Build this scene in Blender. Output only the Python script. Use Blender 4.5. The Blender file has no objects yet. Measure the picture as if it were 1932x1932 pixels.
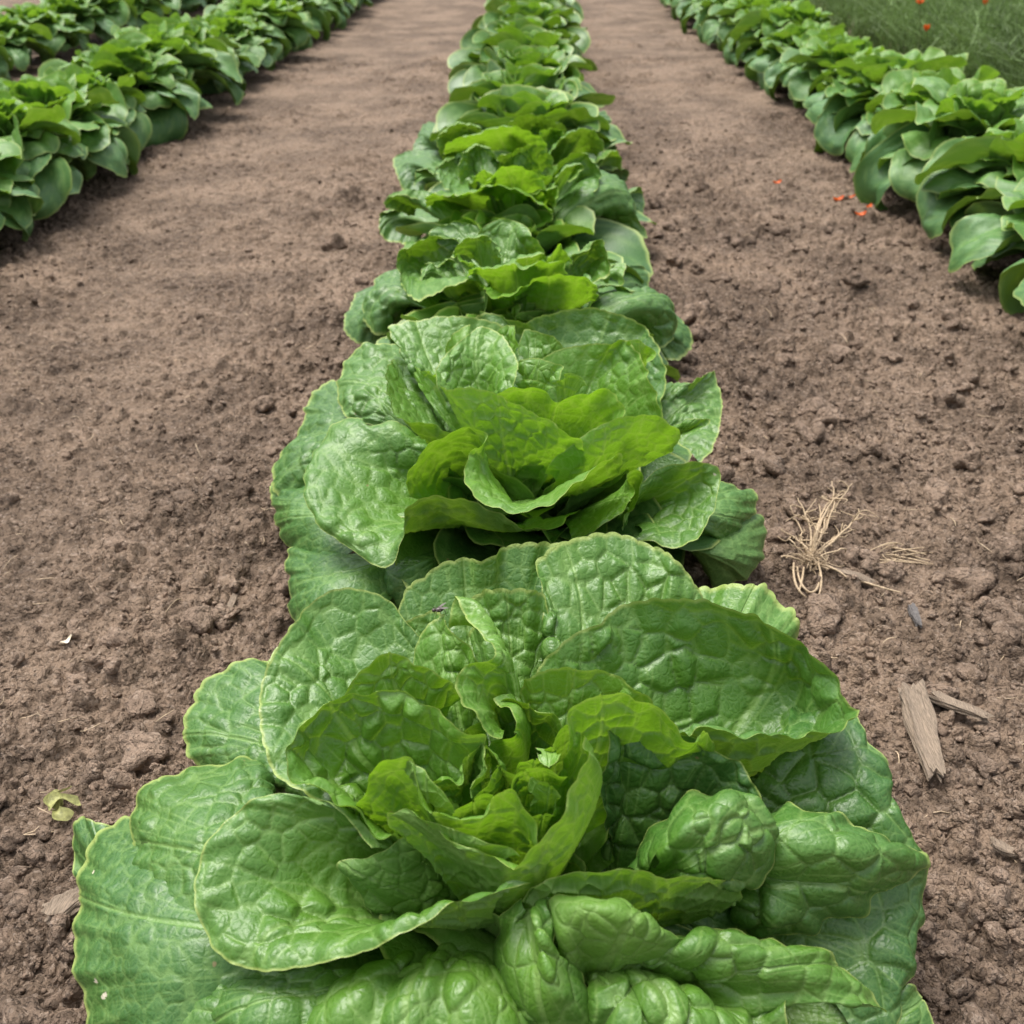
import bpy, math, random
import numpy as np
from mathutils import Vector, Matrix, Euler

S = bpy.context.scene
R = math.radians
C = S.collection

# ------------------------------------------------------------------ camera, sky, sun, exposure
CAM_H = 0.53
PITCH, YAW = 31.18, 0.99
cd = bpy.data.cameras.new('camera')
cam = bpy.data.objects.new('camera', cd)
C.objects.link(cam)
cam.location = (0, 0, CAM_H)
cam.rotation_euler = (R(90 - PITCH), 0, R(YAW))
cd.sensor_fit = 'HORIZONTAL'
cd.sensor_width = 36.0
cd.lens = 36.0 * 1935 / 1932
cd.clip_start = 0.01
cd.clip_end = 600
cd.dof.use_dof = True
cd.dof.focus_distance = 0.66
cd.dof.aperture_fstop = 1.0
cd.dof.aperture_fstop = (cd.lens / 1000.0) / 0.0026      # 2.2 mm wide lens opening
S.camera = cam

SUN_EL, SUN_AZ = 72.0, -55.0        # azimuth measured from +Y towards +X
w = bpy.data.worlds.new('World')
S.world = w
w.use_nodes = True
nt = w.node_tree
nt.nodes.clear()
sky = nt.nodes.new('ShaderNodeTexSky')
sky.sky_type = 'NISHITA'
sky.sun_disc = False
sky.sun_elevation = R(SUN_EL)
sky.sun_rotation = R(SUN_AZ)
sky.dust_density = 4.0
hs = nt.nodes.new('ShaderNodeHueSaturation')
hs.inputs['Saturation'].default_value = 0.30
bg = nt.nodes.new('ShaderNodeBackground')
bg.inputs[1].default_value = 0.13
wo = nt.nodes.new('ShaderNodeOutputWorld')
nt.links.new(sky.outputs[0], hs.inputs['Color'])
nt.links.new(hs.outputs[0], bg.inputs[0])
nt.links.new(bg.outputs[0], wo.inputs[0])

sl = bpy.data.lights.new('sun', 'SUN')
sl.energy = 2.0
sl.angle = R(34)
sl.color = (1.0, 0.96, 0.90)
sun = bpy.data.objects.new('sun', sl)
C.objects.link(sun)
sd = Vector((math.sin(R(SUN_AZ)) * math.cos(R(SUN_EL)), math.cos(R(SUN_AZ)) * math.cos(R(SUN_EL)), math.sin(R(SUN_EL))))
sun.rotation_euler = sd.to_track_quat('Z', 'Y').to_euler()

S.view_settings.view_transform = 'Standard'
S.view_settings.look = 'None'
S.view_settings.gamma = 1.0
S.view_settings.exposure = 1.05
S.cycles.max_bounces = 8
S.cycles.transmission_bounces = 6
S.cycles.transparent_max_bounces = 6
S.cycles.use_denoising = True
S.cycles.caustics_reflective = False
S.cycles.caustics_refractive = False

# ------------------------------------------------------------------ helpers
F = 1935.0
_cp, _sp = math.cos(R(PITCH)), math.sin(R(PITCH))
_cy, _sy = math.cos(R(YAW)), math.sin(R(YAW))


def at(px, py, z):
    """world point at height z that the surveyed camera saw at (px, py) of a 1932 px wide frame"""
    u, v = (px - 966) / F, (966 - py) / F
    dx, dy, dz = u, _cp + v * _sp, -_sp + v * _cp
    dx, dy = dx * _cy - dy * _sy, dx * _sy + dy * _cy
    k = (z - CAM_H) / dz
    return (dx * k, dy * k, z)


def tag(o, label=None, cat=None, group=None, kind=None):
    if label: o['label'] = label
    if cat: o['category'] = cat
    if group: o['group'] = group
    if kind: o['kind'] = kind
    return o


def link(name, mesh, mat, parent=None):
    o = bpy.data.objects.new(name, mesh)
    C.objects.link(o)
    if mat is not None and not mesh.materials:
        mesh.materials.append(mat)
    if parent is not None:
        o.parent = parent
    return o


def empty(name, loc=(0, 0, 0), rz=0.0):
    o = bpy.data.objects.new(name, None)
    o.empty_display_size = 0.05
    C.objects.link(o)
    o.location = loc
    o.rotation_euler = (0, 0, rz)
    return o


def raw_mesh(name, verts, faces, attrs=None, smooth=True):
    """verts (n,3) array, faces (m,4) or (m,3) array, attrs {name:(n,3)}"""
    me = bpy.data.meshes.new(name)
    verts = np.asarray(verts, dtype=np.float32)
    faces = np.asarray(faces, dtype=np.int32)
    k = faces.shape[1]
    me.vertices.add(len(verts))
    me.vertices.foreach_set('co', verts.ravel())
    me.loops.add(faces.size)
    me.loops.foreach_set('vertex_index', faces.ravel())
    me.polygons.add(len(faces))
    me.polygons.foreach_set('loop_start', np.arange(0, faces.size, k, dtype=np.int32))
    me.polygons.foreach_set('loop_total', np.full(len(faces), k, dtype=np.int32))
    if smooth:
        me.polygons.foreach_set('use_smooth', np.ones(len(faces), dtype=bool))
    for an, av in (attrs or {}).items():
        a = me.attributes.new(an, 'FLOAT_VECTOR', 'POINT')
        a.data.foreach_set('vector', np.asarray(av, dtype=np.float32).ravel())
    me.update(calc_edges=True)
    return me


def grid_faces(nr, nc, off=0):
    i = np.arange(nr - 1)[:, None] * nc + np.arange(nc - 1)[None, :]
    i = i.ravel() + off
    return np.stack([i, i + 1, i + nc + 1, i + nc], 1)


def smooth01(x, a, b):
    t = np.clip((x - a) / (b - a), 0, 1)
    return t * t * (3 - 2 * t)


def hash2(ix, iy, seed, n=1):
    ix = ix.astype(np.int64); iy = iy.astype(np.int64)
    h = (ix * 374761393 + iy * 668265263 + seed * 1442695041) & 0xffffffff
    out = []
    for k in range(n):
        h = ((h ^ (h >> 13)) * 1274126177 + k * 97 + 17) & 0xffffffff
        h = (h ^ (h >> 16)) & 0xffffffff
        out.append((h & 0xffffff) / float(0xffffff))
    return out


def vnoise(x, y, seed=0):
    ix, iy = np.floor(x), np.floor(y)
    fx, fy = x - ix, y - iy
    fx = fx * fx * (3 - 2 * fx); fy = fy * fy * (3 - 2 * fy)
    a = hash2(ix, iy, seed)[0]; b = hash2(ix + 1, iy, seed)[0]
    c = hash2(ix, iy + 1, seed)[0]; d = hash2(ix + 1, iy + 1, seed)[0]
    return (a + (b - a) * fx) * (1 - fy) + (c + (d - c) * fx) * fy - 0.5


def fbm(x, y, seed=0, o=4):
    r = 0; a = 1.0; f = 1.0
    for k in range(o):
        r = r + a * vnoise(x * f + 13.7 * k, y * f - 7.1 * k, seed + k)
        a *= 0.5; f *= 2.03
    return r


def worley2(x, y, seed, jx=0.8, jy=0.8):
    """distances to the nearest and second nearest feature point, and a random value of the nearest"""
    ix, iy = np.floor(x), np.floor(y)
    f1 = np.full(x.shape, 9.0); f2 = np.full(x.shape, 9.0); idv = np.zeros(x.shape)
    for di in (-1, 0, 1):
        for dj in (-1, 0, 1):
            cx, cy = ix + di, iy + dj
            r1, r2, r3 = hash2(cx, cy, seed, 3)
            d = np.hypot(cx + 0.5 + (r1 - 0.5) * jx - x, cy + 0.5 + (r2 - 0.5) * jy - y)
            m = d < f1
            f2 = np.where(m, f1, np.minimum(f2, d))
            idv = np.where(m, r3, idv)
            f1 = np.where(m, d, f1)
    return f1, f2, idv


def hash3(ix, iy, iz, seed, n):
    return hash2(ix + iz * 7919, iy - iz * 104729, seed, n)


def worley3(P, seed, j=0.85):
    I = np.floor(P)
    f1 = np.full(P.shape[:-1], 9.0); f2 = f1.copy(); idv = np.zeros(f1.shape)
    for a in (-1, 0, 1):
        for b in (-1, 0, 1):
            for c in (-1, 0, 1):
                cx, cy, cz = I[..., 0] + a, I[..., 1] + b, I[..., 2] + c
                r = hash3(cx, cy, cz, seed, 4)
                d = np.sqrt((cx + .5 + (r[0] - .5) * j - P[..., 0]) ** 2 + (cy + .5 + (r[1] - .5) * j - P[..., 1]) ** 2 + (cz + .5 + (r[2] - .5) * j - P[..., 2]) ** 2)
                m = d < f1
                f2 = np.where(m, f1, np.minimum(f2, d))
                idv = np.where(m, r[3], idv)
                f1 = np.where(m, d, f1)
    return f1, f2, idv


def clods(x, y, size, seed, rmin=0.25, rmax=0.62, fill=1.0):
    """height of a heap of rounded crumbs on a grid of cells of this size"""
    u, v = x / size, y / size
    ix, iy = np.floor(u), np.floor(v)
    h = np.zeros(x.shape)
    for di in (-1, 0, 1):
        for dj in (-1, 0, 1):
            cx, cy = ix + di, iy + dj
            r1, r2, r3, r4, r5 = hash2(cx, cy, seed, 5)
            rad = rmin + (rmax - rmin) * r3 * r3
            an = r5 * 3.14159
            dx, dy = cx + r1 - u, cy + r2 - v
            ex = dx * np.cos(an) + dy * np.sin(an)
            ey = (-dx * np.sin(an) + dy * np.cos(an)) * (1.0 + 0.6 * r4)
            d2 = (ex * ex + ey * ey) / (rad * rad)
            hh = np.where((d2 < 1) & (r4 < fill), rad * np.sqrt(np.clip(1 - d2, 0, 1)), 0)
            h = np.maximum(h, hh)
    return h * size


# ------------------------------------------------------------------ materials
class NT:
    def __init__(self, mat):
        mat.use_nodes = True
        self.t = mat.node_tree
        self.t.nodes.clear()

    def n(self, typ, **kw):
        nd = self.t.nodes.new(typ)
        for k, v in kw.items():
            if k.startswith('i_'):
                nd.inputs[k[2:].replace('_', ' ')].default_value = v
            else:
                setattr(nd, k, v)
        return nd

    def l(self, a, b):
        self.t.links.new(a, b)

    def math(self, op, a, b=None, clamp=False):
        m = self.n('ShaderNodeMath', operation=op, use_clamp=clamp)
        for i, v in enumerate((a, b)):
            if v is None: continue
            if isinstance(v, (int, float)): m.inputs[i].default_value = v
            else: self.l(v, m.inputs[i])
        return m.outputs[0]

    def mix(self, fac, a, b):
        m = self.n('ShaderNodeMix', data_type='RGBA')
        for idx, v in ((0, fac), (6, a), (7, b)):
            if isinstance(v, (int, float)): m.inputs[idx].default_value = v
            elif isinstance(v, tuple): m.inputs[idx].default_value = (*v, 1)
            else: self.l(v, m.inputs[idx])
        return m.outputs[2]

    def ramp(self, v, a, b, lo=0.0, hi=1.0):
        m = self.n('ShaderNodeMapRange', interpolation_type='SMOOTHSTEP')
        self.l(v, m.inputs[0])
        for i, x in enumerate((a, b, lo, hi)):
            m.inputs[i + 1].default_value = x
        return m.outputs[0]


def leaf_material(name, old_c, young_c, tr_c, rough=0.34, fine=1.0, sheen=0.5):
    """data = (vein, distance to margin 0..1, age 0 young..1 old); flat = leaf plane in metres, spot"""
    mat = bpy.data.materials.new(name)
    g = NT(mat)
    data = g.n('ShaderNodeAttribute', attribute_name='data')
    flat = g.n('ShaderNodeAttribute', attribute_name='flat')
    sd_ = g.n('ShaderNodeSeparateXYZ'); g.l(data.outputs['Vector'], sd_.inputs[0])
    vein, tt, age = sd_.outputs
    sf = g.n('ShaderNodeSeparateXYZ'); g.l(flat.outputs['Vector'], sf.inputs[0])
    spot = sf.outputs[2]
    xy = g.n('ShaderNodeTexCoord')
    # warp of the leaf plane
    nz = g.n('ShaderNodeTexNoise', i_Scale=180.0, i_Detail=2.0); g.l(xy.outputs['Object'], nz.inputs['Vector'])
    sub = g.n('ShaderNodeVectorMath', operation='SUBTRACT'); g.l(nz.outputs['Color'], sub.inputs[0]); sub.inputs[1].default_value = (.5, .5, .5)
    sc = g.n('ShaderNodeVectorMath', operation='SCALE'); g.l(sub.outputs[0], sc.inputs[0]); sc.inputs['Scale'].default_value = 0.0028
    ad = g.n('ShaderNodeVectorMath', operation='ADD'); g.l(xy.outputs['Object'], ad.inputs[0]); g.l(sc.outputs[0], ad.inputs[1])
    v1 = g.n('ShaderNodeTexVoronoi', feature='DISTANCE_TO_EDGE', i_Scale=210.0); g.l(ad.outputs[0], v1.inputs['Vector'])
    v2 = g.n('ShaderNodeTexVoronoi', feature='DISTANCE_TO_EDGE', i_Scale=620.0); g.l(ad.outputs[0], v2.inputs['Vector'])
    l1 = g.ramp(v1.outputs['Distance'], 0.0, 0.13, 1, 0)
    l2 = g.ramp(v2.outputs['Distance'], 0.0, 0.10, 1, 0)
    big = g.n('ShaderNodeTexNoise', i_Scale=26.0, i_Detail=3.0); g.l(xy.outputs['Object'], big.inputs['Vector'])
    geo = g.n('ShaderNodeNewGeometry')
    # base colour
    col = g.mix(age, young_c, old_c)
    inner = g.ramp(tt, 0.15, 0.85, 0.75, 0.0)
    col = g.mix(g.math('MULTIPLY', inner, g.math('SUBTRACT', 1.0, g.math('MULTIPLY', age, 0.6))), col, tuple(young_c))
    mott = g.ramp(big.outputs['Fac'], 0.3, 0.7)
    col = g.mix(g.math('MULTIPLY', mott, 0.26), col, tuple(min(1, c * 1.6 + 0.006) for c in old_c))
    pale = tuple(c * 0.4 + d for c, d in zip(young_c, (0.21, 0.30, 0.11)))
    col = g.mix(g.math('MULTIPLY', l2, 0.10 * fine), col, pale)
    col = g.mix(g.math('MULTIPLY', l1, 0.10 * fine), col, pale)
    col = g.mix(g.math('MULTIPLY', vein, g.math('SUBTRACT', 0.78, g.math('MULTIPLY', age, 0.38))), col, pale)
    edge = g.ramp(tt, 0.976, 0.996)
    col = g.mix(g.math('MULTIPLY', edge, 0.6 * fine), col, (0.42, 0.50, 0.14))
    # underside is paler and duller
    under = g.mix(0.28, col, (0.15, 0.27, 0.05))
    col = g.mix(geo.outputs['Backfacing'], col, under)
    col = g.mix(g.ramp(spot, 0.3, 0.7), col, (0.55, 0.50, 0.38))
    spk = g.n('ShaderNodeTexVoronoi', i_Scale=70.0); g.l(ad.outputs[0], spk.inputs['Vector'])
    skc = g.n('ShaderNodeSeparateColor'); g.l(spk.outputs['Color'], skc.inputs[0])
    sk = g.math('MULTIPLY', g.ramp(spk.outputs['Distance'], 0.05, 0.10, 1, 0), g.ramp(skc.outputs[0], 0.955, 0.96))
    col = g.mix(g.math('MULTIPLY', sk, 0.8), col, (0.26, 0.19, 0.09))
    # small relief
    hgt = g.math('ADD', g.math('MULTIPLY', g.ramp(v1.outputs['Distance'], 0.0, 0.30), 1.0),
                 g.math('MULTIPLY', g.ramp(v2.outputs['Distance'], 0.0, 0.3), 0.22))
    bmp = g.n('ShaderNodeBump', i_Strength=0.28 * fine, i_Distance=0.0008)
    g.l(hgt, bmp.inputs['Height'])
    pr = g.n('ShaderNodeBsdfPrincipled')
    g.l(col, pr.inputs['Base Color'])
    rg = g.math('ADD', g.math('MULTIPLY', geo.outputs['Backfacing'], 0.16), g.math('ADD', rough, g.math('MULTIPLY', mott, 0.10)))
    g.l(rg, pr.inputs['Roughness'])
    pr.inputs['Specular IOR Level'].default_value = sheen
    g.l(bmp.outputs[0], pr.inputs['Normal'])
    tr = g.n('ShaderNodeBsdfTranslucent')
    tc = g.mix(age, tuple(min(1.0, c * 1.15) for c in tr_c), tuple(c * 0.45 for c in tr_c))
    tc = g.mix(g.math('MULTIPLY', vein, 0.35), tc, (0.40, 0.52, 0.08))
    g.l(tc, tr.inputs['Color']); g.l(bmp.outputs[0], tr.inputs['Normal'])
    ms = g.n('ShaderNodeMixShader'); g.l(g.math('SUBTRACT', 0.38, g.math('MULTIPLY', age, 0.24)), ms.inputs[0])
    g.l(pr.outputs[0], ms.inputs[1]); g.l(tr.outputs[0], ms.inputs[2])
    out = g.n('ShaderNodeOutputMaterial'); g.l(ms.outputs[0], out.inputs[0])
    return mat


def soil_material(name, a=(0.245, 0.165, 0.115), b=(0.125, 0.082, 0.06), scale=1.0):
    mat = bpy.data.materials.new(name)
    g = NT(mat)
    tc = g.n('ShaderNodeTexCoord')
    p = tc.outputs['Object']
    n1 = g.n('ShaderNodeTexNoise', i_Scale=5.0, i_Detail=6.0, i_Roughness=0.6); g.l(p, n1.inputs['Vector'])
    n2 = g.n('ShaderNodeTexNoise', i_Scale=85.0, i_Detail=6.0, i_Roughness=0.65); g.l(p, n2.inputs['Vector'])
    n3 = g.n('ShaderNodeTexNoise', i_Scale=900.0, i_Detail=4.0, i_Roughness=0.7); g.l(p, n3.inputs['Vector'])
    v = g.n('ShaderNodeTexVoronoi', i_Scale=330.0); g.l(p, v.inputs['Vector'])
    col = g.mix(g.ramp(n1.outputs['Fac'], 0.38, 0.62), b, a)
    col = g.mix(g.math('MULTIPLY', g.ramp(n2.outputs['Fac'], 0.35, 0.7), 0.55), col, tuple(c * 1.25 for c in a))
    vs = g.n('ShaderNodeSeparateColor'); g.l(v.outputs['Color'], vs.inputs[0])
    col = g.mix(g.math('MULTIPLY', g.ramp(vs.outputs[0], 0.80, 0.98), 0.40), col, (0.42, 0.33, 0.26))
    col = g.mix(g.math('MULTIPLY', g.ramp(vs.outputs[1], 0.75, 0.98), 0.55), col, tuple(c * 0.45 for c in b))
    n5 = g.n('ShaderNodeTexNoise', i_Scale=1.6, i_Detail=4.0, i_Distortion=0.6); g.l(p, n5.inputs['Vector'])
    col = g.mix(g.math('MULTIPLY', g.ramp(n5.outputs['Fac'], 0.50, 0.70), 0.30), col, tuple(min(1, c * m) for c, m in zip(a, (1.30, 1.28, 1.25))))
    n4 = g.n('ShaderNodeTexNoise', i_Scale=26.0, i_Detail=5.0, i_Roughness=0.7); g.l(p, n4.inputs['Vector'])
    hgt = g.math('ADD', g.math('MULTIPLY', g.math('ADD', n2.outputs['Fac'], g.math('MULTIPLY', n4.outputs['Fac'], 1.6)), 3.2), g.math('ADD', n3.outputs['Fac'], g.math('MULTIPLY', v.outputs['Distance'], -1.3)))
    bmp2 = g.n('ShaderNodeBump', i_Strength=0.75, i_Distance=0.016)
    v9 = g.n('ShaderNodeTexVoronoi', i_Scale=62.0); g.l(p, v9.inputs['Vector'])
    g.l(g.math('SUBTRACT', g.math('MULTIPLY', n4.outputs['Fac'], 1.2), g.math('MULTIPLY', v9.outputs['Distance'], 0.7)), bmp2.inputs['Height'])
    col = g.mix(g.ramp(n4.outputs['Fac'], 0.50, 0.32, 0, 0.5), col, tuple(c * 0.55 for c in b))  # low pits of the bump noise darkened, crevice shade put into the colour
    bmp = g.n('ShaderNodeBump', i_Strength=0.9, i_Distance=0.0016); g.l(hgt, bmp.inputs['Height']); g.l(bmp2.outputs[0], bmp.inputs['Normal'])
    pr = g.n('ShaderNodeBsdfPrincipled', i_Roughness=0.92)
    pr.inputs['Specular IOR Level'].default_value = 0.2
    g.l(col, pr.inputs['Base Color']); g.l(bmp.outputs[0], pr.inputs['Normal'])
    out = g.n('ShaderNodeOutputMaterial'); g.l(pr.outputs[0], out.inputs[0])
    return mat


def plain_material(name, col, rough=0.7, var=0.3, scale=300.0, stretch=(1, 1, 1), transl=0.0, bump=0.0006):
    mat = bpy.data.materials.new(name)
    g = NT(mat)
    tc = g.n('ShaderNodeTexCoord')
    mp = g.n('ShaderNodeMapping'); g.l(tc.outputs['Object'], mp.inputs['Vector']); mp.inputs['Scale'].default_value = stretch
    n1 = g.n('ShaderNodeTexNoise', i_Scale=scale, i_Detail=5.0, i_Roughness=0.65); g.l(mp.outputs[0], n1.inputs['Vector'])
    c = g.mix(g.ramp(n1.outputs['Fac'], 0.3, 0.7), tuple(x * (1 - var) for x in col), tuple(min(1, x * (1 + var)) for x in col))
    bmp = g.n('ShaderNodeBump', i_Strength=0.7, i_Distance=bump); g.l(n1.outputs['Fac'], bmp.inputs['Height'])
    pr = g.n('ShaderNodeBsdfPrincipled', i_Roughness=rough)
    g.l(c, pr.inputs['Base Color']); g.l(bmp.outputs[0], pr.inputs['Normal'])
    sh = pr.outputs[0]
    if transl:
        tr = g.n('ShaderNodeBsdfTranslucent'); g.l(c, tr.inputs['Color'])
        ms = g.n('ShaderNodeMixShader'); ms.inputs[0].default_value = transl
        g.l(sh, ms.inputs[1]); g.l(tr.outputs[0], ms.inputs[2]); sh = ms.outputs[0]
    out = g.n('ShaderNodeOutputMaterial'); g.l(sh, out.inputs[0])
    return mat


M_LET = leaf_material('lettuce leaf', (0.029, 0.104, 0.015), (0.135, 0.300, 0.018), (0.22, 0.42, 0.014), rough=0.40, sheen=0.68)
M_SIDE = leaf_material('smooth lettuce leaf', (0.054, 0.145, 0.042), (0.135, 0.290, 0.026), (0.19, 0.35, 0.018), rough=0.45, sheen=0.55, fine=0.8)
M_SOIL = soil_material('dry crumbly soil', a=(0.250, 0.180, 0.128), b=(0.105, 0.074, 0.053))
M_CLOD = soil_material('soil clods', a=(0.27, 0.195, 0.142), b=(0.15, 0.107, 0.078))

# ------------------------------------------------------------------ ground: one sheet to the horizon
ROW0, ROWR, ROWL, ROWLL = -0.03, 0.875, -1.045, -1.86


def ground_h(x, y):
    left = smooth01(-x, 0.15, 0.45)                                  # trodden furrow on the left
    lane = np.exp(-((x + 0.62) / 0.26) ** 2)
    rough = 1.0 - 0.40 * lane
    h = 0.012 * fbm(x * 2.1, y * 1.7, 5, 3)
    h = h + 0.010 * fbm(x * 11, y * 9, 9, 3) * rough * np.clip(1.5 - np.abs(y) / 5.0, 0, 1)
    wx = x + 0.006 * vnoise(x * 60, y * 60, 3); wy = y + 0.006 * vnoise(x * 60, y * 60, 4)
    gate = smooth01(fbm(x * 6, y * 6, 21, 2), -0.3, 0.3)
    stp = np.where(y < 4.3, 0.0023, 0.0046) * np.abs(y)
    def k(size):
        return np.clip(0.33 * size / np.maximum(stp, 1e-4) - 0.38, 0, 1)
    h = h + clods(wx, wy, 0.085, 19, 0.15, 0.45, 0.40) * 0.55 * rough * gate * k(.085)
    h = h + clods(wx, wy, 0.050, 10, 0.15, 0.48, 0.55) * 0.70 * rough * gate * k(.05)
    h = h + clods(wx, wy, 0.028, 11, 0.2, 0.56, 0.75) * 0.95 * rough * (0.3 + 0.7 * gate) * k(.028)
    h = h + clods(wx, wy, 0.016, 12, 0.25, 0.62, 0.85) * 0.95 * (0.2 + 0.8 * rough) * k(.016)
    h = h + clods(wx, wy, 0.0085, 13, 0.25, 0.62, 0.95) * 0.9 * (0.3 + 0.7 * rough) * k(.0085)
    h = h + clods(x, y, 0.0044, 14, 0.25, 0.6) * 0.8 * k(.0044)
    h = h - 0.018
    h = h - 0.012 * lane
    return h


def seg(a, b, n):
    return np.linspace(a, b, n, endpoint=False)


ys = np.concatenate([-np.geomspace(60, 0.15, 22), seg(-0.05, 0.16, 10),
                     0.18 * np.exp(np.arange(0, 1380) * 0.0023), 0.18 * np.exp(1380 * 0.0023) * np.exp(np.arange(1, 270) * 0.0045), 0.18 * np.exp(1380 * 0.0023 + 1.21) * np.geomspace(1.02, 14, 26)])
half = 780
fa = np.linspace(-1, 1, half * 2 + 1)
fa = np.concatenate([-np.geomspace(60, 1.02, 24), fa, np.geomspace(1.02, 60, 24)])
wy_ = 0.30 + 0.62 * np.clip(ys, 0, 12)
GX = fa[None, :] * wy_[:, None]
GY = np.repeat(ys[:, None], len(fa), 1)
GZ = ground_h(GX, GY)
fade = np.clip(1.3 - np.abs(fa) / 3.0, 0, 1)[None, :]
GZ = GZ * fade
me = raw_mesh('ground', np.stack([GX, GY, GZ], -1).reshape(-1, 3), grid_faces(len(ys), len(fa)))
tag(link('ground', me, M_SOIL), kind='structure')
del GX, GY, GZ


def gh(x, y):
    return float(ground_h(np.array([float(x)]), np.array([float(y)]))[0])


# loose clods lying on the soil
_ico = None


def ico(sub):
    import bmesh
    bm = bmesh.new()
    bmesh.ops.create_icosphere(bm, subdivisions=sub, radius=1.0)
    bm.verts.ensure_lookup_table()
    v = np.array([x.co[:] for x in bm.verts]); f = np.array([[q.index for q in p.verts] for p in bm.faces])
    bm.free()
    return v, f


def clod_batch(n, seed, sub, xr, yr, smin, smax, power=2.0):
    rg = np.random.default_rng(seed)
    v, f = ico(sub)
    y = yr[0] * (yr[1] / yr[0]) ** rg.random(n)
    x = rg.uniform(xr[0], xr[1], n)
    lane = np.exp(-((x + 0.55) / 0.3) ** 2)
    keep = rg.random(n) > lane * 0.9
    keep &= ~((np.abs(x - ROW0) < 0.10))
    x, y = x[keep], y[keep]; n = len(x)
    s = smin + (smax - smin) * rg.random(n) ** power
    z = ground_h(x, y)
    # random squash, rotation, knobbly surface
    d = v[None] * (1 + 0.0)
    ph = rg.uniform(0, 6.28, (n, 6)); fr = rg.uniform(1.5, 4.5, (n, 6, 3)) * rg.choice([-1, 1], (n, 6, 3))
    dots = np.einsum('vk,njk->nvj', v, fr) + ph[:, None, :]
    rad = 1 + 0.13 * np.sin(dots).sum(-1) * np.array(0.8)
    d = v[None] * np.clip(rad, 0.45, 1.6)[:, :, None]
    sq = rg.uniform(0.65, 1.25, (n, 1, 3)); sq[:, :, 2] *= 0.8
    d = d * sq
    a = rg.uniform(0, 6.28, n); ca, sa = np.cos(a)[:, None], np.sin(a)[:, None]
    X = d[..., 0] * ca - d[..., 1] * sa; Y = d[..., 0] * sa + d[..., 1] * ca
    P = np.stack([X * s[:, None] + x[:, None], Y * s[:, None] + y[:, None], d[..., 2] * s[:, None] + z[:, None] + 0.15 * s[:, None]], -1)
    fc = f[None] + (np.arange(n) * len(v))[:, None, None]
    return P.reshape(-1, 3), fc.reshape(-1, 3)


parts = [clod_batch(1500, 1, 3, (-0.62, 0.66), (0.24, 1.3), 0.0032, 0.011, 3.0),
         clod_batch(900, 7, 3, (-0.45, 0.85), (0.26, 2.2), 0.0055, 0.019, 2.0),
         clod_batch(9000, 2, 2, (-0.62, 0.66), (0.22, 1.3), 0.0012, 0.0042, 2.0),
         clod_batch(5000, 3, 2, (-1.0, 1.0), (1.0, 3.0), 0.002, 0.006, 2.0)]
V, Fc, o_ = [], [], 0
for v, f in parts:
    V.append(v); Fc.append(f + o_); o_ += len(v)
me = raw_mesh('soil_clods', np.concatenate(V), np.concatenate(Fc))
tag(link('soil_clods', me, M_CLOD), 'loose brown crumbs and clods of dry soil in the furrows', 'soil', kind='stuff')


# ------------------------------------------------------------------ leaf surfaces
def catmull(pts, n):
    """smooth curve through pts (k,3), n samples, even in arc length"""
    P = np.asarray(pts, dtype=float)
    if len(P) == 1:
        return np.repeat(P, n, 0)
    if len(P) == 2:
        t = np.linspace(0, 1, n)[:, None]
        return P[0] * (1 - t) + P[1] * t
    Q = np.vstack([2 * P[0] - P[1], P, 2 * P[-1] - P[-2]])
    k = 24
    out = []
    t = np.linspace(0, 1, k, endpoint=False)[:, None]
    for i in range(1, len(Q) - 2):
        a, b, c, d = Q[i - 1], Q[i], Q[i + 1], Q[i + 2]
        out.append(0.5 * ((2 * b) + (c - a) * t + (2 * a - 5 * b + 4 * c - d) * t ** 2 + (3 * b - a - 3 * c + d) * t ** 3))
    out = np.vstack(out + [P[-1:]])
    s = np.concatenate([[0], np.cumsum(np.linalg.norm(np.diff(out, axis=0), axis=1))])
    q = np.linspace(0, s[-1], n)
    return np.stack([np.interp(q, s, out[:, j]) for j in range(3)], 1)


def normals(P):
    du = np.gradient(P, axis=1); dv = np.gradient(P, axis=0)
    n = np.cross(du, dv)
    l = np.linalg.norm(n, axis=-1, keepdims=True)
    return n / np.maximum(l, 1e-12)


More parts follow.
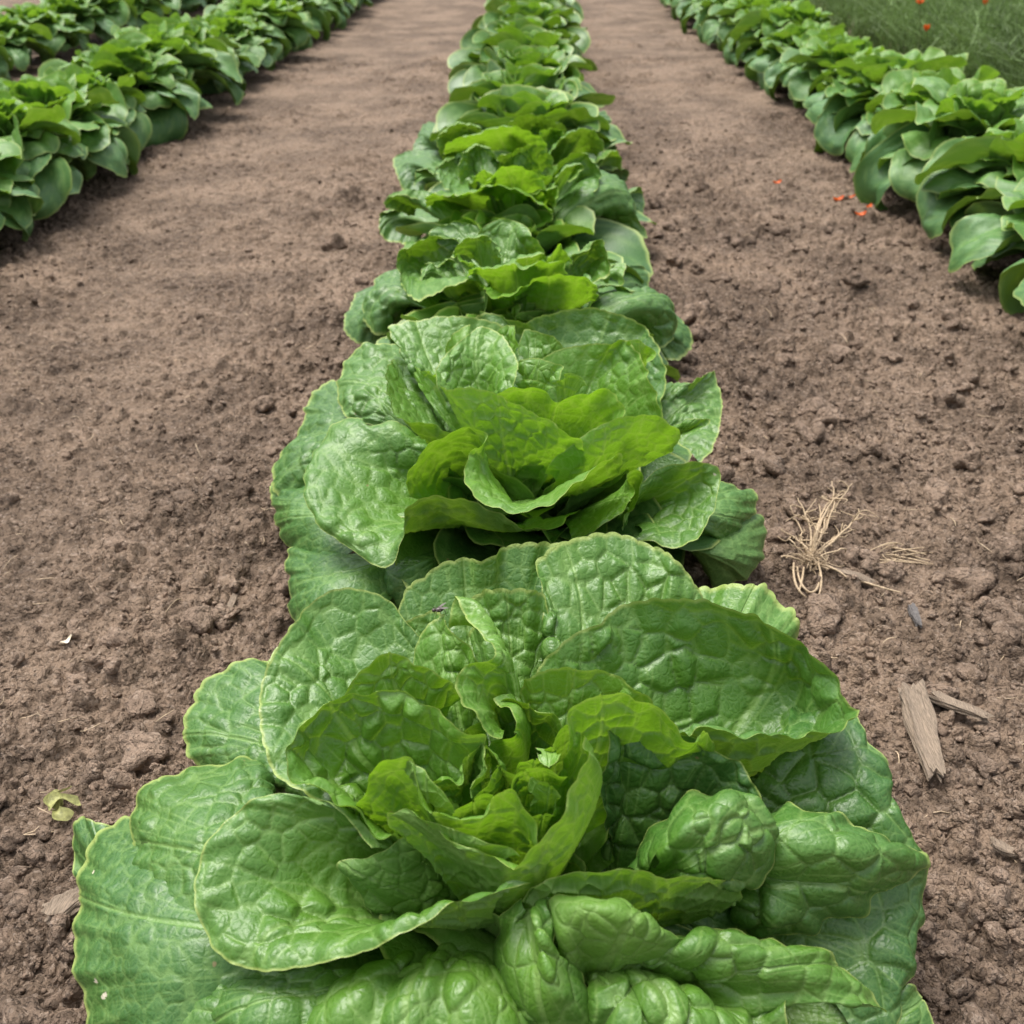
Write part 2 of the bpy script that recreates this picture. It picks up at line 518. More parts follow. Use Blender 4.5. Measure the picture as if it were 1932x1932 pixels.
def finish_leaf(P, X, Y, T, Sg, seed, age, amp, cell, axis, big=1.0, spots=(), vein_gain=1.0, ruffle=0.0012):
    """add the puckered relief between the veins; P (nt,ns,3); X,Y flat leaf coordinates in metres; T 0..1 base to margin"""
    N = normals(P)
    c = P[P.shape[0] // 2, P.shape[1] // 2]
    look = np.array([axis[0], axis[1], c[2] + 0.25]) - P[P.shape[0] // 2:, :].reshape(-1, 3)
    if (N[P.shape[0] // 2:, :].reshape(-1, 3) * look).sum() < 0:
        N = -N; flip = True
    else:
        flip = False
    ax = np.abs(X)
    wob = 0.003 * np.stack([vnoise(P[..., 0] * 55 + k * 9, P[..., 1] * 55 + P[..., 2] * 40 - k * 5, seed + k) for k in (1, 2, 3)], -1)
    cell = cell * 1.18
    f1, f2, idv = worley3((P + wob) / cell + 50.0, seed)
    e = (f2 - f1) * 0.5 * cell
    # veins that fan out from the base and fork
    ds = np.linalg.norm(np.gradient(P, axis=1), axis=-1) * (P.shape[1] - 1)
    s01 = Sg if Sg.ndim == 2 else Sg[None]
    wl = 0.030 * vnoise(T * 4.0 + seed, s01 * 6.0, seed + 4) * T
    c = s01 + wl
    dl = np.full(P.shape[:2], 1.0)
    lv = np.zeros(P.shape[:2])
    for nl, t0, wgt in ((3, 0.0, 1.0), (6, 0.30, .8), (12, 0.62, .5)):
        q = c * nl + 0.5 + (0.25 * vnoise(np.floor(c * nl + .5) * 3.3, T * 2.0, seed + nl))
        dd = np.abs(q - np.round(q)) / nl * ds + (T < t0) * 1.0
        dl = np.minimum(dl, dd)
        lv = np.maximum(lv, np.clip(1 - dd / (0.0007 * wgt + 0.0006 * (1 - T)), 0, 1) * wgt)
    rib_w = 0.0030 * np.clip(1.15 - T, 0.12, 1)
    mid = smooth01(ax, rib_w * 0.6, rib_w * 1.6)
    emin = np.minimum(e, 0.25 * cell + dl * 0.6)
    dq = np.clip(emin / (0.36 * cell), 0, 1)
    dome = np.sqrt(dq * (2 - dq))
    g1, g2, gid = worley3((P + wob) / (cell * 0.42) + 80.0, seed + 11)
    dq = np.clip((g2 - g1) / 0.8, 0, 1)
    dome = dome * (1 + 0.10 * np.sqrt(dq * (2 - dq)) * gid) 
    vein = np.clip(1 - e / 0.0009, 0, 1) * 0.75
    vein = np.maximum(np.maximum(vein, lv), (1 - mid)) * vein_gain
    hgt = dome * (0.40 + 0.9 * idv)
    hgt = hgt * smooth01(T, 0.05, 0.4) * (1 - 0.75 * smooth01(T, 0.88, 1.0))
    amp = min(amp, 0.0034)
    hgt = hgt * (0.55 + 0.9 * smooth01(vnoise(X * 25, Y * 25 + seed, seed + 21), -0.25, 0.25))
    bigw = 2.0 * vnoise(X * 38 + 5, Y * 38, seed + 5) + 1.2 * vnoise(X * 19, Y * 19 + 3, seed + 6)
    D = 1.35 * amp * hgt + big * 0.0016 * bigw * smooth01(T, 0.1, 0.5) - 0.0009 * (1 - mid) * np.sign(amp)
    sarc = np.cumsum(np.linalg.norm(np.diff(P[-1], axis=0, prepend=P[-1][:1]), axis=-1))[None]
    D = D + ruffle * smooth01(T, 0.55, 1.0) ** 2 * (np.sin(sarc * 210 + seed) + 0.8 * np.sin(sarc * 95 + seed * 2.1) + 0.5 * np.sin(sarc * 390 + seed * .3))
    P = P + N * D[..., None]
    sp = np.zeros(X.shape)
    for (st, ss, sr) in spots:
        cx = np.interp(ss, Sg[0], X[int(st * (X.shape[0] - 1))]); cy = np.interp(ss, Sg[0], Y[int(st * (X.shape[0] - 1))])
        dd = np.hypot(X - cx, (Y - cy) * 1.5) + 0.002 * vnoise(X * 500, Y * 500, 77) * 2
        sp = np.maximum(sp, np.clip(1 - (dd - sr) / 0.0012, 0, 1))
    # young tissue near the rib and towards the heart
    agev = np.clip(age + 0.25 * vnoise(X * 14, Y * 14, seed + 9), 0, 1)
    return P, flip, np.stack([vein, T, agev], -1), np.stack([X + seed * 0.37, Y, sp], -1)


def leaf_grid_mesh(name, P, flip, data, flat):
    nr, nc = P.shape[:2]
    f = grid_faces(nr, nc)
    # grid normal is cross(d col, d row): faces wound col-first already agree
    if flip:
        f = f[:, ::-1]
    return raw_mesh(name, P.reshape(-1, 3), f, {'data': data.reshape(-1, 3), 'flat': flat.reshape(-1, 3)})


def fan_leaf(base, margin, mids, axis, seed, age=0.5, amp=0.0016, cell=0.011, nt=90, ns=150, scallop=0.010, big=1.0, spots=(), width=0.006):
    rg = random.Random(seed)
    M = catmull(margin, ns)
    Q = catmull(mids, ns) if len(mids) > 1 else None
    b = np.array(base, dtype=float)
    tang = M[-1] - M[0]; tang = tang / max(1e-6, np.linalg.norm(tang))
    B = b[None] + tang[None] * np.linspace(-width, width, ns)[:, None]
    if Q is None:
        Q = 0.5 * (B + M) + np.array(mids[0])[None]
    # toothed margin
    arc = np.concatenate([[0], np.cumsum(np.linalg.norm(np.diff(M, axis=0), axis=1))])
    tooth = np.abs(np.sin(arc / 0.0105 * math.pi * (1 + 0.0) + 2.2 * np.array([vnoise(np.array([a * 30.0]), np.array([seed * 1.3]), 3)[0] for a in arc])))
    tmax = 1.0 + scallop * (tooth ** 0.6 - 0.75) + 0.018 * np.array([vnoise(np.array([a * 45.0]), np.array([seed * 2.3]), 8)[0] for a in arc])
    t = np.linspace(0, 1, nt) ** 0.9
    T = t[:, None] * np.ones(ns)[None]
    te = (t[:, None] * tmax[None])[..., None]
    tm = 0.5
    P = B[None] * ((te - tm) * (te - 1) / (tm)) + Q[None] * (te * (te - 1) / (tm * (tm - 1))) + M[None] * (te * (te - tm) / (1 - tm))
    # flat coordinates
    L = np.linalg.norm(np.diff(P, axis=0), axis=-1).sum(0)
    dM = np.concatenate([[0], np.linalg.norm(np.diff(M, axis=0), axis=1)])
    al = np.cumsum(dM / np.maximum(L, 0.02)); al = al - al[-1] / 2
    al = np.clip(al, -2.4, 2.4)
    rr = np.concatenate([np.zeros((1, ns)), np.cumsum(np.linalg.norm(np.diff(P, axis=0), axis=-1), axis=0)])
    X = rr * np.sin(al)[None]; Y = rr * np.cos(al)[None]
    Sg = np.linspace(0, 1, ns)[None] * np.ones((nt, 1))
    return finish_leaf(P, X, Y, T, Sg, seed, age, amp, cell, axis, big, spots)


def bent_leaf(L, W, th0, th1, az, cup, ruf, seed, age, amp, cell, nt, ns, base_r=0.004, base_z=0.02, pw=1.3, stalk=0.16, twist=0.0, roll=0.0, axis=(0, 0), tipc=0.0, round_=0.42):
    """leaf that grows from the stem: spine bends from elevation th0 to th1, blade cupped and ruffled"""
    s = np.linspace(-1, 1, ns)
    a = s * math.pi * 0.93
    cyc = L * (1 - round_)
    mx = 0.5 * W * np.sin(a); my = cyc + L * round_ * np.cos(a)
    low = smooth01(np.abs(s), 0.72, 1.0)
    mx = mx * (1 - low) + np.sign(s) * stalk * 0.5 * W * low
    rnd = np.array([vnoise(np.array([q * 5.0 + seed]), np.array([seed * 0.7]), 5)[0] for q in s])
    sc = 1 + 0.10 * rnd + 0.012 * (np.abs(np.sin(s * 22 + seed)) ** 0.6)
    mx *= sc; my *= sc
    t = np.linspace(0, 1, nt) ** 0.9
    T = t[:, None] * np.ones(ns)[None]
    X = T * mx[None]; Y = T * my[None]
    X = X + (1 - T) ** 3 * np.sign(s)[None] * 0.005
    n = 80
    yy = np.linspace(-0.05 * L, L * 1.12, n); u = np.clip(yy / L, 0, 1.1)
    th = th0 + (th1 - th0) * u ** pw + tipc * smooth01(u, 0.7, 1.05)
    dr = np.cos(th) * (yy[1] - yy[0]); dz = np.sin(th) * (yy[1] - yy[0])
    r = np.cumsum(dr); z = np.cumsum(dz)
    k0 = np.argmin(np.abs(yy)); r = r - r[k0] + base_r; z = z - z[k0] + base_z
    rY = np.interp(Y, yy, r); zY = np.interp(Y, yy, z); tY = np.interp(Y, yy, th)
    kap = cup / W * (0.5 + 0.8 * T)
    side = np.sin(kap * X) / kap; lift = (1 - np.cos(kap * X)) / kap
    rr = np.random.default_rng(seed)
    ph = rr.uniform(0, 6.28, 4)
    edge = T ** 3
    sx = s[None]
    wave = (np.sin(sx * 7.5 + ph[0]) + 0.7 * np.sin(sx * 13 + ph[1]) + 0.4 * np.sin(sx * 22 + ph[2]))
    lift = lift + ruf * edge * wave + roll * W * T ** 4 * (0.5 + 0.5 * np.sin(sx * 2.5 + ph[3]))
    lift = lift + 0.10 * W * T * vnoise(X / W * 3.0 + seed, Y / W * 3.0, seed + 3)
    nr, nz = -np.sin(tY), np.cos(tY)
    Rr = rY + nr * lift; Zz = zY + nz * lift
    sd_ = side + twist * Zz
    ca, sa = math.cos(az), math.sin(az)
    P = np.stack([Rr * ca - sd_ * sa + axis[0], Rr * sa + sd_ * ca + axis[1], Zz], -1)
    Sg = (s[None] * 0.5 + 0.5) * np.ones((nt, 1))
    return finish_leaf(P, X, Y, T, Sg, seed, age, amp, cell, axis, 1.0)


def head_leaves(style, seed, nt, ns, n=None, fr=(0.0, 1.0)):
    """all leaves of a head: list of (P, flip, data, flat), from the outermost to the heart"""
    rg = random.Random(seed)
    out = []
    n = n or (42 if style == 'cos' else 60)
    for i in range(n):
        f = i / (n - 1)
        if not (fr[0] <= f <= fr[1]):
            continue
        az = i * 2.39996 + rg.uniform(-0.35, 0.35)
        if style == 'cos':
            L = (0.205 - 0.105 * f) * rg.uniform(0.9, 1.1)
            W = (0.185 - 0.105 * f ** 1.3) * rg.uniform(0.85, 1.12)
            th0 = R(48 + 40 * f + rg.uniform(-6, 6)); th1 = R(-35 + 140 * f ** 0.75 + rg.uniform(-14, 14))
            cup = rg.uniform(0.8, 2.4) + 0.8 * f
            ruf = rg.uniform(0.004, 0.009)
            age = min(1, max(0, 1.0 - 1.05 * f + rg.uniform(-0.12, 0.12)))
            o = bent_leaf(L, W, th0, th1, az, cup, ruf, seed * 100 + i, age, 0.0022, 0.013, nt, ns, base_z=0.015 + 0.05 * f,
                          roll=rg.uniform(-0.3, 0.2), tipc=R(rg.uniform(-60, 30)), round_=0.46)
        else:
            L = (0.190 - 0.095 * f) * rg.uniform(0.8, 1.12)
            W = (0.112 - 0.040 * f) * rg.uniform(0.8, 1.2)
            th0 = R(66 + 22 * f + rg.uniform(-8, 8)); th1 = R(-100 + 165 * f ** 0.8 + rg.uniform(-20, 20))
            cup = rg.uniform(-1.4, 2.0)
            if abs(cup) < .3: cup = .5
            ruf = rg.uniform(0.004, 0.010)
            age = min(1, max(0, 1.0 - 1.15 * f + rg.uniform(-0.15, 0.15)))
            o = bent_leaf(L, W, th0, th1, az, cup, ruf, seed * 100 + i, age, 0.0030, 0.016, nt, ns, base_z=0.02 + 0.06 * f, base_r=0.012,
                          roll=rg.uniform(-0.35, 0.3), tipc=R(rg.uniform(-50, 50)), pw=1.1, stalk=0.09, round_=0.44)
        out.append(o)
    return out


def skirt(seed, n=13, r=1.0):
    """low outermost leaves resting on the soil all round a head"""
    rg = random.Random(seed)
    out = []
    for i in range(n):
        az = i * 2 * math.pi / n + rg.uniform(-.2, .2)
        out.append(bent_leaf(0.17 * r * rg.uniform(.85, 1.05), 0.14 * r * rg.uniform(.85, 1.15), R(rg.uniform(14, 34)), R(rg.uniform(-22, -4)), az, rg.uniform(.5, 1.2),
                             .004, seed * 50 + i, rg.uniform(.85, 1), .0016, .014, 26, 36, base_z=.02 + .012 * (i % 2), stalk=.16))
    return out


def join_leaves(name, leaves):
    V, Fa, D, Fl, off = [], [], [], [], 0
    for P, flip, data, flat in leaves:
        nr, nc = P.shape[:2]
        f = grid_faces(nr, nc)
        if flip: f = f[:, ::-1]
        V.append(P.reshape(-1, 3)); Fa.append(f + off); D.append(data.reshape(-1, 3)); Fl.append(flat.reshape(-1, 3))
        off += nr * nc
    return raw_mesh(name, np.concatenate(V), np.concatenate(Fa), {'data': np.concatenate(D), 'flat': np.concatenate(Fl)})


def px_leaf(pts, conv=None):
    out = []
    z = None
    for p in pts:
        x, y = p[0], p[1]
        if conv: x, y = conv(x, y)
        out.append([x, y, p[2] if len(p) > 2 else None])
    # fill missing heights by interpolation
    known = [i for i, p in enumerate(out) if p[2] is not None]
    zz = np.interp(range(len(out)), known, [out[i][2] for i in known])
    return [at(p[0], p[1], float(q)) for p, q in zip(out, zz)]


def traced_head(loc, specs, conv, seed0, label, group, res=1.0, fill=None):
    root = empty('lettuce', loc)
    tag(root, label, 'lettuce', group)
    axis = (loc[0], loc[1])
    mi = Matrix.Translation((-loc[0], -loc[1], -loc[2]))
    for k, sp in enumerate(specs):
        mg = px_leaf(sp['m'], conv)
        base = at(*(conv(*sp['b'][:2]) if conv else sp['b'][:2]), sp['b'][2]) if 'b' in sp else (loc[0], loc[1], 0.035)
        if 'q' in sp:
            md = px_leaf(sp['q'], conv)
            if len(md) == 1:
                md = [tuple(np.array(md[0]) - 0.5 * (np.array(base) + np.mean(np.array(mg), 0)))]
        else:
            c = np.mean(np.array(mg), 0)
            o = c[:2] - np.array(axis); d = o / max(1e-6, np.linalg.norm(o))
            out = sp.get('out', 0.02)
            md = [(d[0] * out, d[1] * out, sp.get('dz', -0.012))]
        P, flip, data, flat = fan_leaf(base, mg, md, axis, seed0 + k * 7, sp.get('age', 0.5), sp.get('amp', 0.0018), sp.get('cell', 0.011),
                                       int(115 * res), int(200 * res), spots=sp.get('spots', ()), big=sp.get('big', 1.0))
        if sp.get('flip'): flip = not flip
        P = P - np.array(loc)[None, None]
        link('leaf', leaf_grid_mesh('leaf', P, flip, data, flat), M_LET, root)
    if fill:
        for P, flip, data, flat in fill:
            link('leaf', leaf_grid_mesh('leaf', P, flip, data, flat), M_LET, root)
    return root

# ------------------------------------------------------------------ the nearest head, leaf by leaf
HX, HY, _ = at(955, 1440, 0.17)
G_ROW = 'lettuces in the centre row'
H1 = [
    # outermost, lying low
    dict(m=[(200, 1640, .02), (262, 1552, .04), (200, 1556, .05), (150, 1541, .045), (134, 1585, .03), (142, 1640, .02), (165, 1700, .015)], b=(420, 1760, .02), q=[(280, 1640, .035), (250, 1660, .04), (260, 1720, .02)], age=1, amp=.001),
    dict(m=[(370, 1590, .07), (250, 1548, .055), (190, 1572), (152, 1640), (141, 1720, .045), (143, 1800), (152, 1880, .035), (175, 1970), (250, 2060, .02)], b=(900, 1790, .03), q=[(520, 1640, .08), (420, 1760, .085), (460, 1930, .06)], age=1, amp=.0008, spots=((.93, .42, .0012), (.9, .72, .0022), (.88, .76, .0018))),
    dict(m=[(520, 1790, .05), (440, 1812, .055), (360, 1795, .05), (300, 1830, .045), (260, 1890, .04), (235, 1960, .035), (240, 2060, .03)], b=(900, 1830, .03), q=[(620, 1830, .06), (500, 1900, .07), (480, 1990, .05)], age=.75, amp=.0014),
    dict(m=[(560, 1820, .07), (460, 1837, .065), (399, 1865, .06), (345, 1907, .05), (370, 1990, .04), (450, 2070, .04), (600, 2080, .04)], b=(900, 1840, .03), q=[(680, 1830, .08), (560, 1890, .085), (620, 1980, .07)], age=.85, amp=.003, cell=.014),
    dict(m=[(500, 1520, .08), (500, 1435, .085), (400, 1440, .085), (310, 1465, .08), (256, 1510, .075), (246, 1590, .07), (268, 1690, .065), (300, 1770, .06), (350, 1805, .055), (430, 1835, .05), (520, 1850, .045)], q=[(600, 1560, .09), (500, 1620, .10), (560, 1780, .085)], age=.85, amp=.0024, cell=.013),
    dict(m=[(520, 1500, .07), (430, 1480, .06), (370, 1440, .06), (354, 1370, .07), (375, 1300, .08), (440, 1256, .09), (510, 1243, .09), (570, 1260, .08)], q=[(640, 1560, .07), (600, 1500, .085), (640, 1440, .085), (700, 1400, .08)], age=.85, amp=.002, cell=.013),
    dict(m=[(500, 1270, .09), (520, 1225, .10), (550, 1180, .11), (600, 1170, .11), (660, 1180, .1)], q=[(700, 1440, .07)], age=.4, amp=.001),
    # back rank
    dict(m=[(690, 1230, .09), (745, 1165, .12), (770, 1105, .135), (800, 1087), (833, 1065, .145), (876, 1053), (909, 1057, .15), (949, 1035), (998, 1025, .155), (1045, 1026), (1100, 1040, .15), (1140, 1080, .13)], q=[(800, 1400, .08), (880, 1320, .085), (950, 1310, .085), (1030, 1340, .09)], age=.8, amp=.0013),
    dict(m=[(1300, 1180, .06), (1315, 1121, .09), (1351, 1109), (1410, 1103, .1), (1442, 1105), (1466, 1121), (1474, 1137), (1493, 1149), (1507, 1169, .085), (1502, 1192, .075), (1470, 1240, .06)], b=(1150, 1600, .03), q=[(1230, 1400, .06), (1290, 1380, .07), (1330, 1420, .06)], age=.55, amp=.001),
    dict(m=[(1045, 1240, .10), (1029, 1180, .13), (1020, 1117, .145), (1009, 1065, .155), (1029, 1045), (1065, 1022, .165), (1117, 1010), (1164, 1008, .165), (1212, 1018), (1251, 1038, .16), (1283, 1065, .155), (1311, 1101, .145), (1340, 1150, .13)], q=[(1020, 1430, .085), (1060, 1340, .10), (1140, 1310, .10), (1250, 1370, .085)], age=.7, amp=.0034, cell=.014, big=.6),
    dict(m=[(885, 1200, .11), (886, 1140, .14), (909, 1118), (932, 1110, .155), (965, 1109), (998, 1111, .155), (1025, 1121), (1033, 1150, .14), (1040, 1220, .12)], q=[(930, 1420, .08), (975, 1370, .09), (1010, 1400, .08)], age=.55, amp=.0026, cell=.011),
    # right outer dark
    dict(m=[(1500, 1330, .10), (1590, 1320, .11), (1640, 1400, .11), (1668, 1450, .1), (1690, 1520, .095), (1722, 1575, .085), (1742, 1630, .07), (1740, 1710, .055), (1728, 1800, .045), (1700, 1870, .04), (1690, 1932, .03), (1620, 2010, .02)], b=(1250, 1700, .04), q=[(1430, 1470, .10), (1520, 1490, .10), (1590, 1600, .08), (1600, 1740, .06), (1520, 1840, .04)], age=1, amp=.003, cell=.016, big=.8),
    dict(m=[(1660, 1880, .025), (1672, 1868, .035), (1718, 1855, .04), (1741, 1873), (1756, 1911, .03), (1762, 1970, .02), (1740, 2040, .01)], b=(1450, 1900, .02), q=[(1580, 1890, .03), (1640, 1930, .03), (1600, 1980, .02)], age=.9, amp=.001),
    dict(m=[(1464, 1530, .10), (1490, 1521, .115), (1530, 1532, .12), (1580, 1541, .115), (1635, 1563, .105), (1681, 1587, .095), (1746, 1624, .08), (1742, 1642), (1700, 1665, .075), (1645, 1698), (1626, 1721, .065), (1561, 1735), (1533, 1758, .06), (1478, 1767), (1441, 1763, .06), (1394, 1744, .06), (1380, 1700, .07)], b=(1290, 1660, .06), q=[(1400, 1580, .105), (1450, 1580, .12), (1520, 1610, .12), (1540, 1650, .105), (1480, 1690, .09), (1420, 1710, .085), (1370, 1690, .08)], age=.85, amp=.0036, cell=.017, big=.7),
    dict(m=[(1560, 1330, .08), (1600, 1380, .07), (1630, 1450, .06), (1640, 1540, .05), (1600, 1640, .04)], b=(1200, 1650, .03), q=[(1340, 1440, .07), (1420, 1480, .075), (1440, 1580, .05)], age=1, amp=.002),
    # big right leaf with the turned up front edge
    dict(m=[(1000, 1330, .12), (1013, 1268, .14), (1069, 1204, .15), (1132, 1169, .155), (1192, 1137, .16), (1251, 1129, .165), (1311, 1129, .165), (1370, 1147, .16), (1430, 1165, .16), (1490, 1192, .155), (1549, 1244, .15), (1589, 1296, .142), (1609, 1327, .14), (1628, 1343, .14), (1597, 1369, .143), (1529, 1389, .148), (1450, 1390, .152), (1390, 1384, .158), (1331, 1376, .16), (1300, 1390, .155)], b=(1080, 1640, .05), q=[(1050, 1440, .10), (1130, 1370, .10), (1230, 1340, .10), (1340, 1340, .095), (1440, 1370, .088), (1450, 1430, .085), (1415, 1464, .10), (1330, 1455, .12), (1240, 1440, .13)], age=.72, amp=.0032, cell=.015, big=.7),
    dict(m=[(975, 1360, .12), (980, 1300, .14), (990, 1280, .15), (1025, 1264, .155), (1073, 1260, .16), (1125, 1266), (1172, 1284), (1208, 1300, .155), (1236, 1325, .15), (1250, 1370, .13)], q=[(980, 1500, .09), (1050, 1450, .10), (1140, 1450, .10)], age=.4, amp=.0016),
    # left inner
    dict(m=[(660, 1540, .11), (560, 1492, .12), (505, 1435, .125), (488, 1350, .13), (500, 1270, .14), (535, 1200, .15), (580, 1145, .155), (630, 1113, .16), (690, 1113, .16), (735, 1133, .155), (790, 1200, .14), (840, 1270, .13)], q=[(760, 1560, .09), (680, 1440, .105), (690, 1340, .11), (780, 1330, .11), (860, 1380, .10)], age=.7, amp=.0022, cell=.013, big=.7),
    dict(m=[(735, 1215, .12), (760, 1180, .14), (790, 1162, .15), (834, 1152, .155), (850, 1190, .15), (880, 1260, .14)], q=[(830, 1400, .09)], age=.75, amp=.0022),
    dict(m=[(775, 1270, .13), (777, 1240, .14), (796, 1200, .15), (834, 1156, .165), (846, 1182), (866, 1207, .16), (880, 1222), (902, 1242, .155), (920, 1280, .14)], q=[(830, 1420, .10), (870, 1390, .115), (900, 1400, .10)], age=.35, amp=.0024),
    dict(m=[(846, 1185, .15), (856, 1129, .168), (885, 1175, .17), (915, 1205, .172), (929, 1236, .172), (895, 1250, .172), (862, 1270, .172), (858, 1292, .17), (876, 1330, .168), (899, 1366, .165), (922, 1389, .16), (948, 1394, .155)], b=(950, 1600, .07), q=[(940, 1260, .14), (952, 1248, .15), (965, 1270, .15), (976, 1300, .145), (975, 1330, .14), (960, 1360, .125), (950, 1420, .10)], age=.25, amp=.0022),
    dict(m=[(915, 1440, .14), (925, 1405, .15), (950, 1394, .155), (978, 1389, .158), (980, 1373, .158), (965, 1346, .155), (940, 1330, .15), (930, 1318, .15)], b=(950, 1560, .07), q=[(930, 1470, .11), (975, 1440, .12), (1000, 1400, .125), (985, 1350, .13)], age=.15, amp=.001),
    dict(m=[(925, 1345, .13), (939, 1320, .148), (965, 1317, .152), (998, 1326, .154), (1031, 1346, .154), (1056, 1375, .15), (1070, 1420, .13)], q=[(950, 1480, .09), (1000, 1450, .10), (1040, 1480, .09)], age=.45, amp=.002),
    dict(m=[(645, 1345, .12), (651, 1307, .14), (665, 1281, .15), (696, 1250, .158), (740, 1234, .162), (776, 1242), (827, 1273, .16), (855, 1289, .155), (873, 1325, .14)], q=[(740, 1470, .10), (790, 1400, .11), (850, 1430, .10)], age=.35, amp=.0022),
    # front left bowl and the cup inside it
    dict(m=[(700, 1600, .13), (650, 1540, .14), (600, 1506, .145), (520, 1498, .143), (440, 1535, .135), (385, 1600, .125), (367, 1680, .115), (385, 1760, .105), (430, 1812, .10), (500, 1832, .10), (600, 1820, .108), (720, 1785, .12), (800, 1742, .13), (850, 1712, .135), (930, 1685, .142), (1002, 1667, .148)], q=[(820, 1640, .105), (740, 1580, .118), (640, 1590, .115), (570, 1660, .104), (610, 1735, .096), (720, 1750, .098), (840, 1745, .105), (930, 1730, .112)], age=.62, amp=.0026, cell=.012, big=.7),
    dict(m=[(905, 1440, .14), (915, 1386, .165), (867, 1369, .168), (815, 1329, .17), (764, 1307, .172), (716, 1301, .172), (657, 1309, .17), (605, 1333, .165), (557, 1388, .158), (536, 1412, .155), (536, 1448, .15), (557, 1478, .148), (593, 1484, .15), (629, 1504, .15), (677, 1531, .15), (704, 1579, .145), (748, 1577, .14)], q=[(890, 1530, .105), (870, 1475, .125), (800, 1420, .132), (730, 1410, .133), (665, 1415, .131), (635, 1450, .124), (650, 1495, .118), (690, 1540, .112), (730, 1590, .11), (780, 1610, .112)], b=(900, 1680, .06), age=.4, amp=.0036, cell=.013, big=.6),
    dict(m=[(790, 1560, .12), (760, 1581, .13), (720, 1606, .128), (688, 1623, .122), (637, 1627, .115), (660, 1660, .10), (690, 1700, .09), (730, 1740, .07)], b=(930, 1720, .05), q=[(850, 1620, .10), (800, 1650, .105), (770, 1690, .095), (800, 1740, .07)], age=.55, amp=.002, flip=True),
    # right side, blistered
    dict(m=[(1060, 1470, .13), (1064, 1430, .15), (1069, 1387, .165), (1079, 1339, .175), (1101, 1315, .182), (1140, 1309, .186), (1188, 1314, .186), (1236, 1335, .18), (1275, 1367, .175), (1307, 1390, .17), (1328, 1378, .168), (1345, 1400, .15)], q=[(1020, 1600, .09), (1060, 1520, .11), (1120, 1480, .12), (1200, 1500, .11), (1260, 1530, .10)], age=.12, amp=.0012),
    dict(m=[(1165, 1640, .06), (1142, 1560, .10), (1134, 1480, .13), (1140, 1410, .152), (1148, 1362, .16), (1180, 1356), (1212, 1360, .158), (1263, 1373, .155), (1331, 1403, .148), (1390, 1427, .14), (1418, 1470, .132), (1438, 1502, .125), (1444, 1530, .118), (1420, 1545, .11)], b=(1150, 1700, .05), q=[(1160, 1650, .06), (1150, 1570, .09), (1170, 1510, .11), (1220, 1480, .12), (1290, 1510, .11), (1310, 1570, .09)], age=.95, amp=.0042, cell=.014, big=.6),
    dict(m=[(1190, 1645, .095), (1212, 1600, .11), (1240, 1555, .12), (1275, 1518, .13), (1299, 1494, .135), (1331, 1500), (1390, 1502, .133), (1438, 1534, .128), (1458, 1569, .122), (1466, 1601, .118), (1454, 1641, .112), (1422, 1664, .11), (1390, 1660, .11), (1330, 1655, .11), (1260, 1670, .095)], b=(1180, 1700, .07), q=[(1200, 1650, .11), (1250, 1600, .135), (1290, 1570, .15), (1340, 1570, .15), (1350, 1610, .14), (1310, 1650, .125), (1240, 1680, .10)], age=.75, amp=.005, cell=.015, big=.4),
    dict(m=[(1215, 1800, .05), (1297, 1778, .055), (1345, 1770, .06), (1390, 1747, .06), (1405, 1690, .075)], b=(1150, 1700, .04), q=[(1230, 1740, .06), (1290, 1700, .07)], age=.9, amp=.001),
    # front rim leaf and the curled one before it
    dict(m=[(930, 1800, .08), (960, 1735, .10), (985, 1700, .12), (1005, 1672, .132), (1043, 1655, .14), (1126, 1645, .145), (1195, 1647, .143), (1265, 1652, .14), (1334, 1652, .135), (1385, 1665, .125), (1400, 1690, .11)], b=(985, 1790, .05), q=[(950, 1800, .075), (990, 1740, .10), (1080, 1725, .11), (1200, 1740, .095), (1290, 1750, .075)], age=.3, amp=.0022, big=.6),
    dict(m=[(1040, 1693, .125), (1029, 1722, .125), (1042, 1762, .12), (1047, 1795, .115), (1080, 1827, .105), (1107, 1850, .095), (1121, 1890, .085), (1110, 1950, .07), (1050, 1990, .055), (970, 1930, .055), (932, 1850, .065), (926, 1790, .08), (945, 1735, .10), (985, 1695, .118)], b=(1000, 1712, .117), q=[(1018, 1705, .124), (1012, 1730, .128), (1022, 1765, .128), (1030, 1800, .122), (1040, 1850, .115), (1010, 1880, .10), (975, 1850, .10), (955, 1800, .105), (965, 1750, .112), (990, 1715, .118)], age=.6, amp=.0014, cell=.018, big=.3),
    dict(m=[(1085, 1835, .095), (1060, 1810, .102), (1047, 1780, .110), (1036, 1735, .120), (1047, 1699, .128), (1093, 1691, .132), (1144, 1702, .132), (1191, 1700, .130), (1223, 1721, .124), (1255, 1758, .114), (1292, 1773, .107), (1250, 1800, .10), (1200, 1820, .092), (1150, 1862, .08)], b=(1120, 1862, .072), q=[(1092, 1838, .098), (1076, 1815, .108), (1073, 1780, .120), (1085, 1750, .128), (1120, 1742, .133), (1160, 1750, .133), (1190, 1765, .128), (1192, 1795, .116), (1162, 1825, .10), (1140, 1850, .085)], age=.2, amp=.0010, big=.4, flip=True),
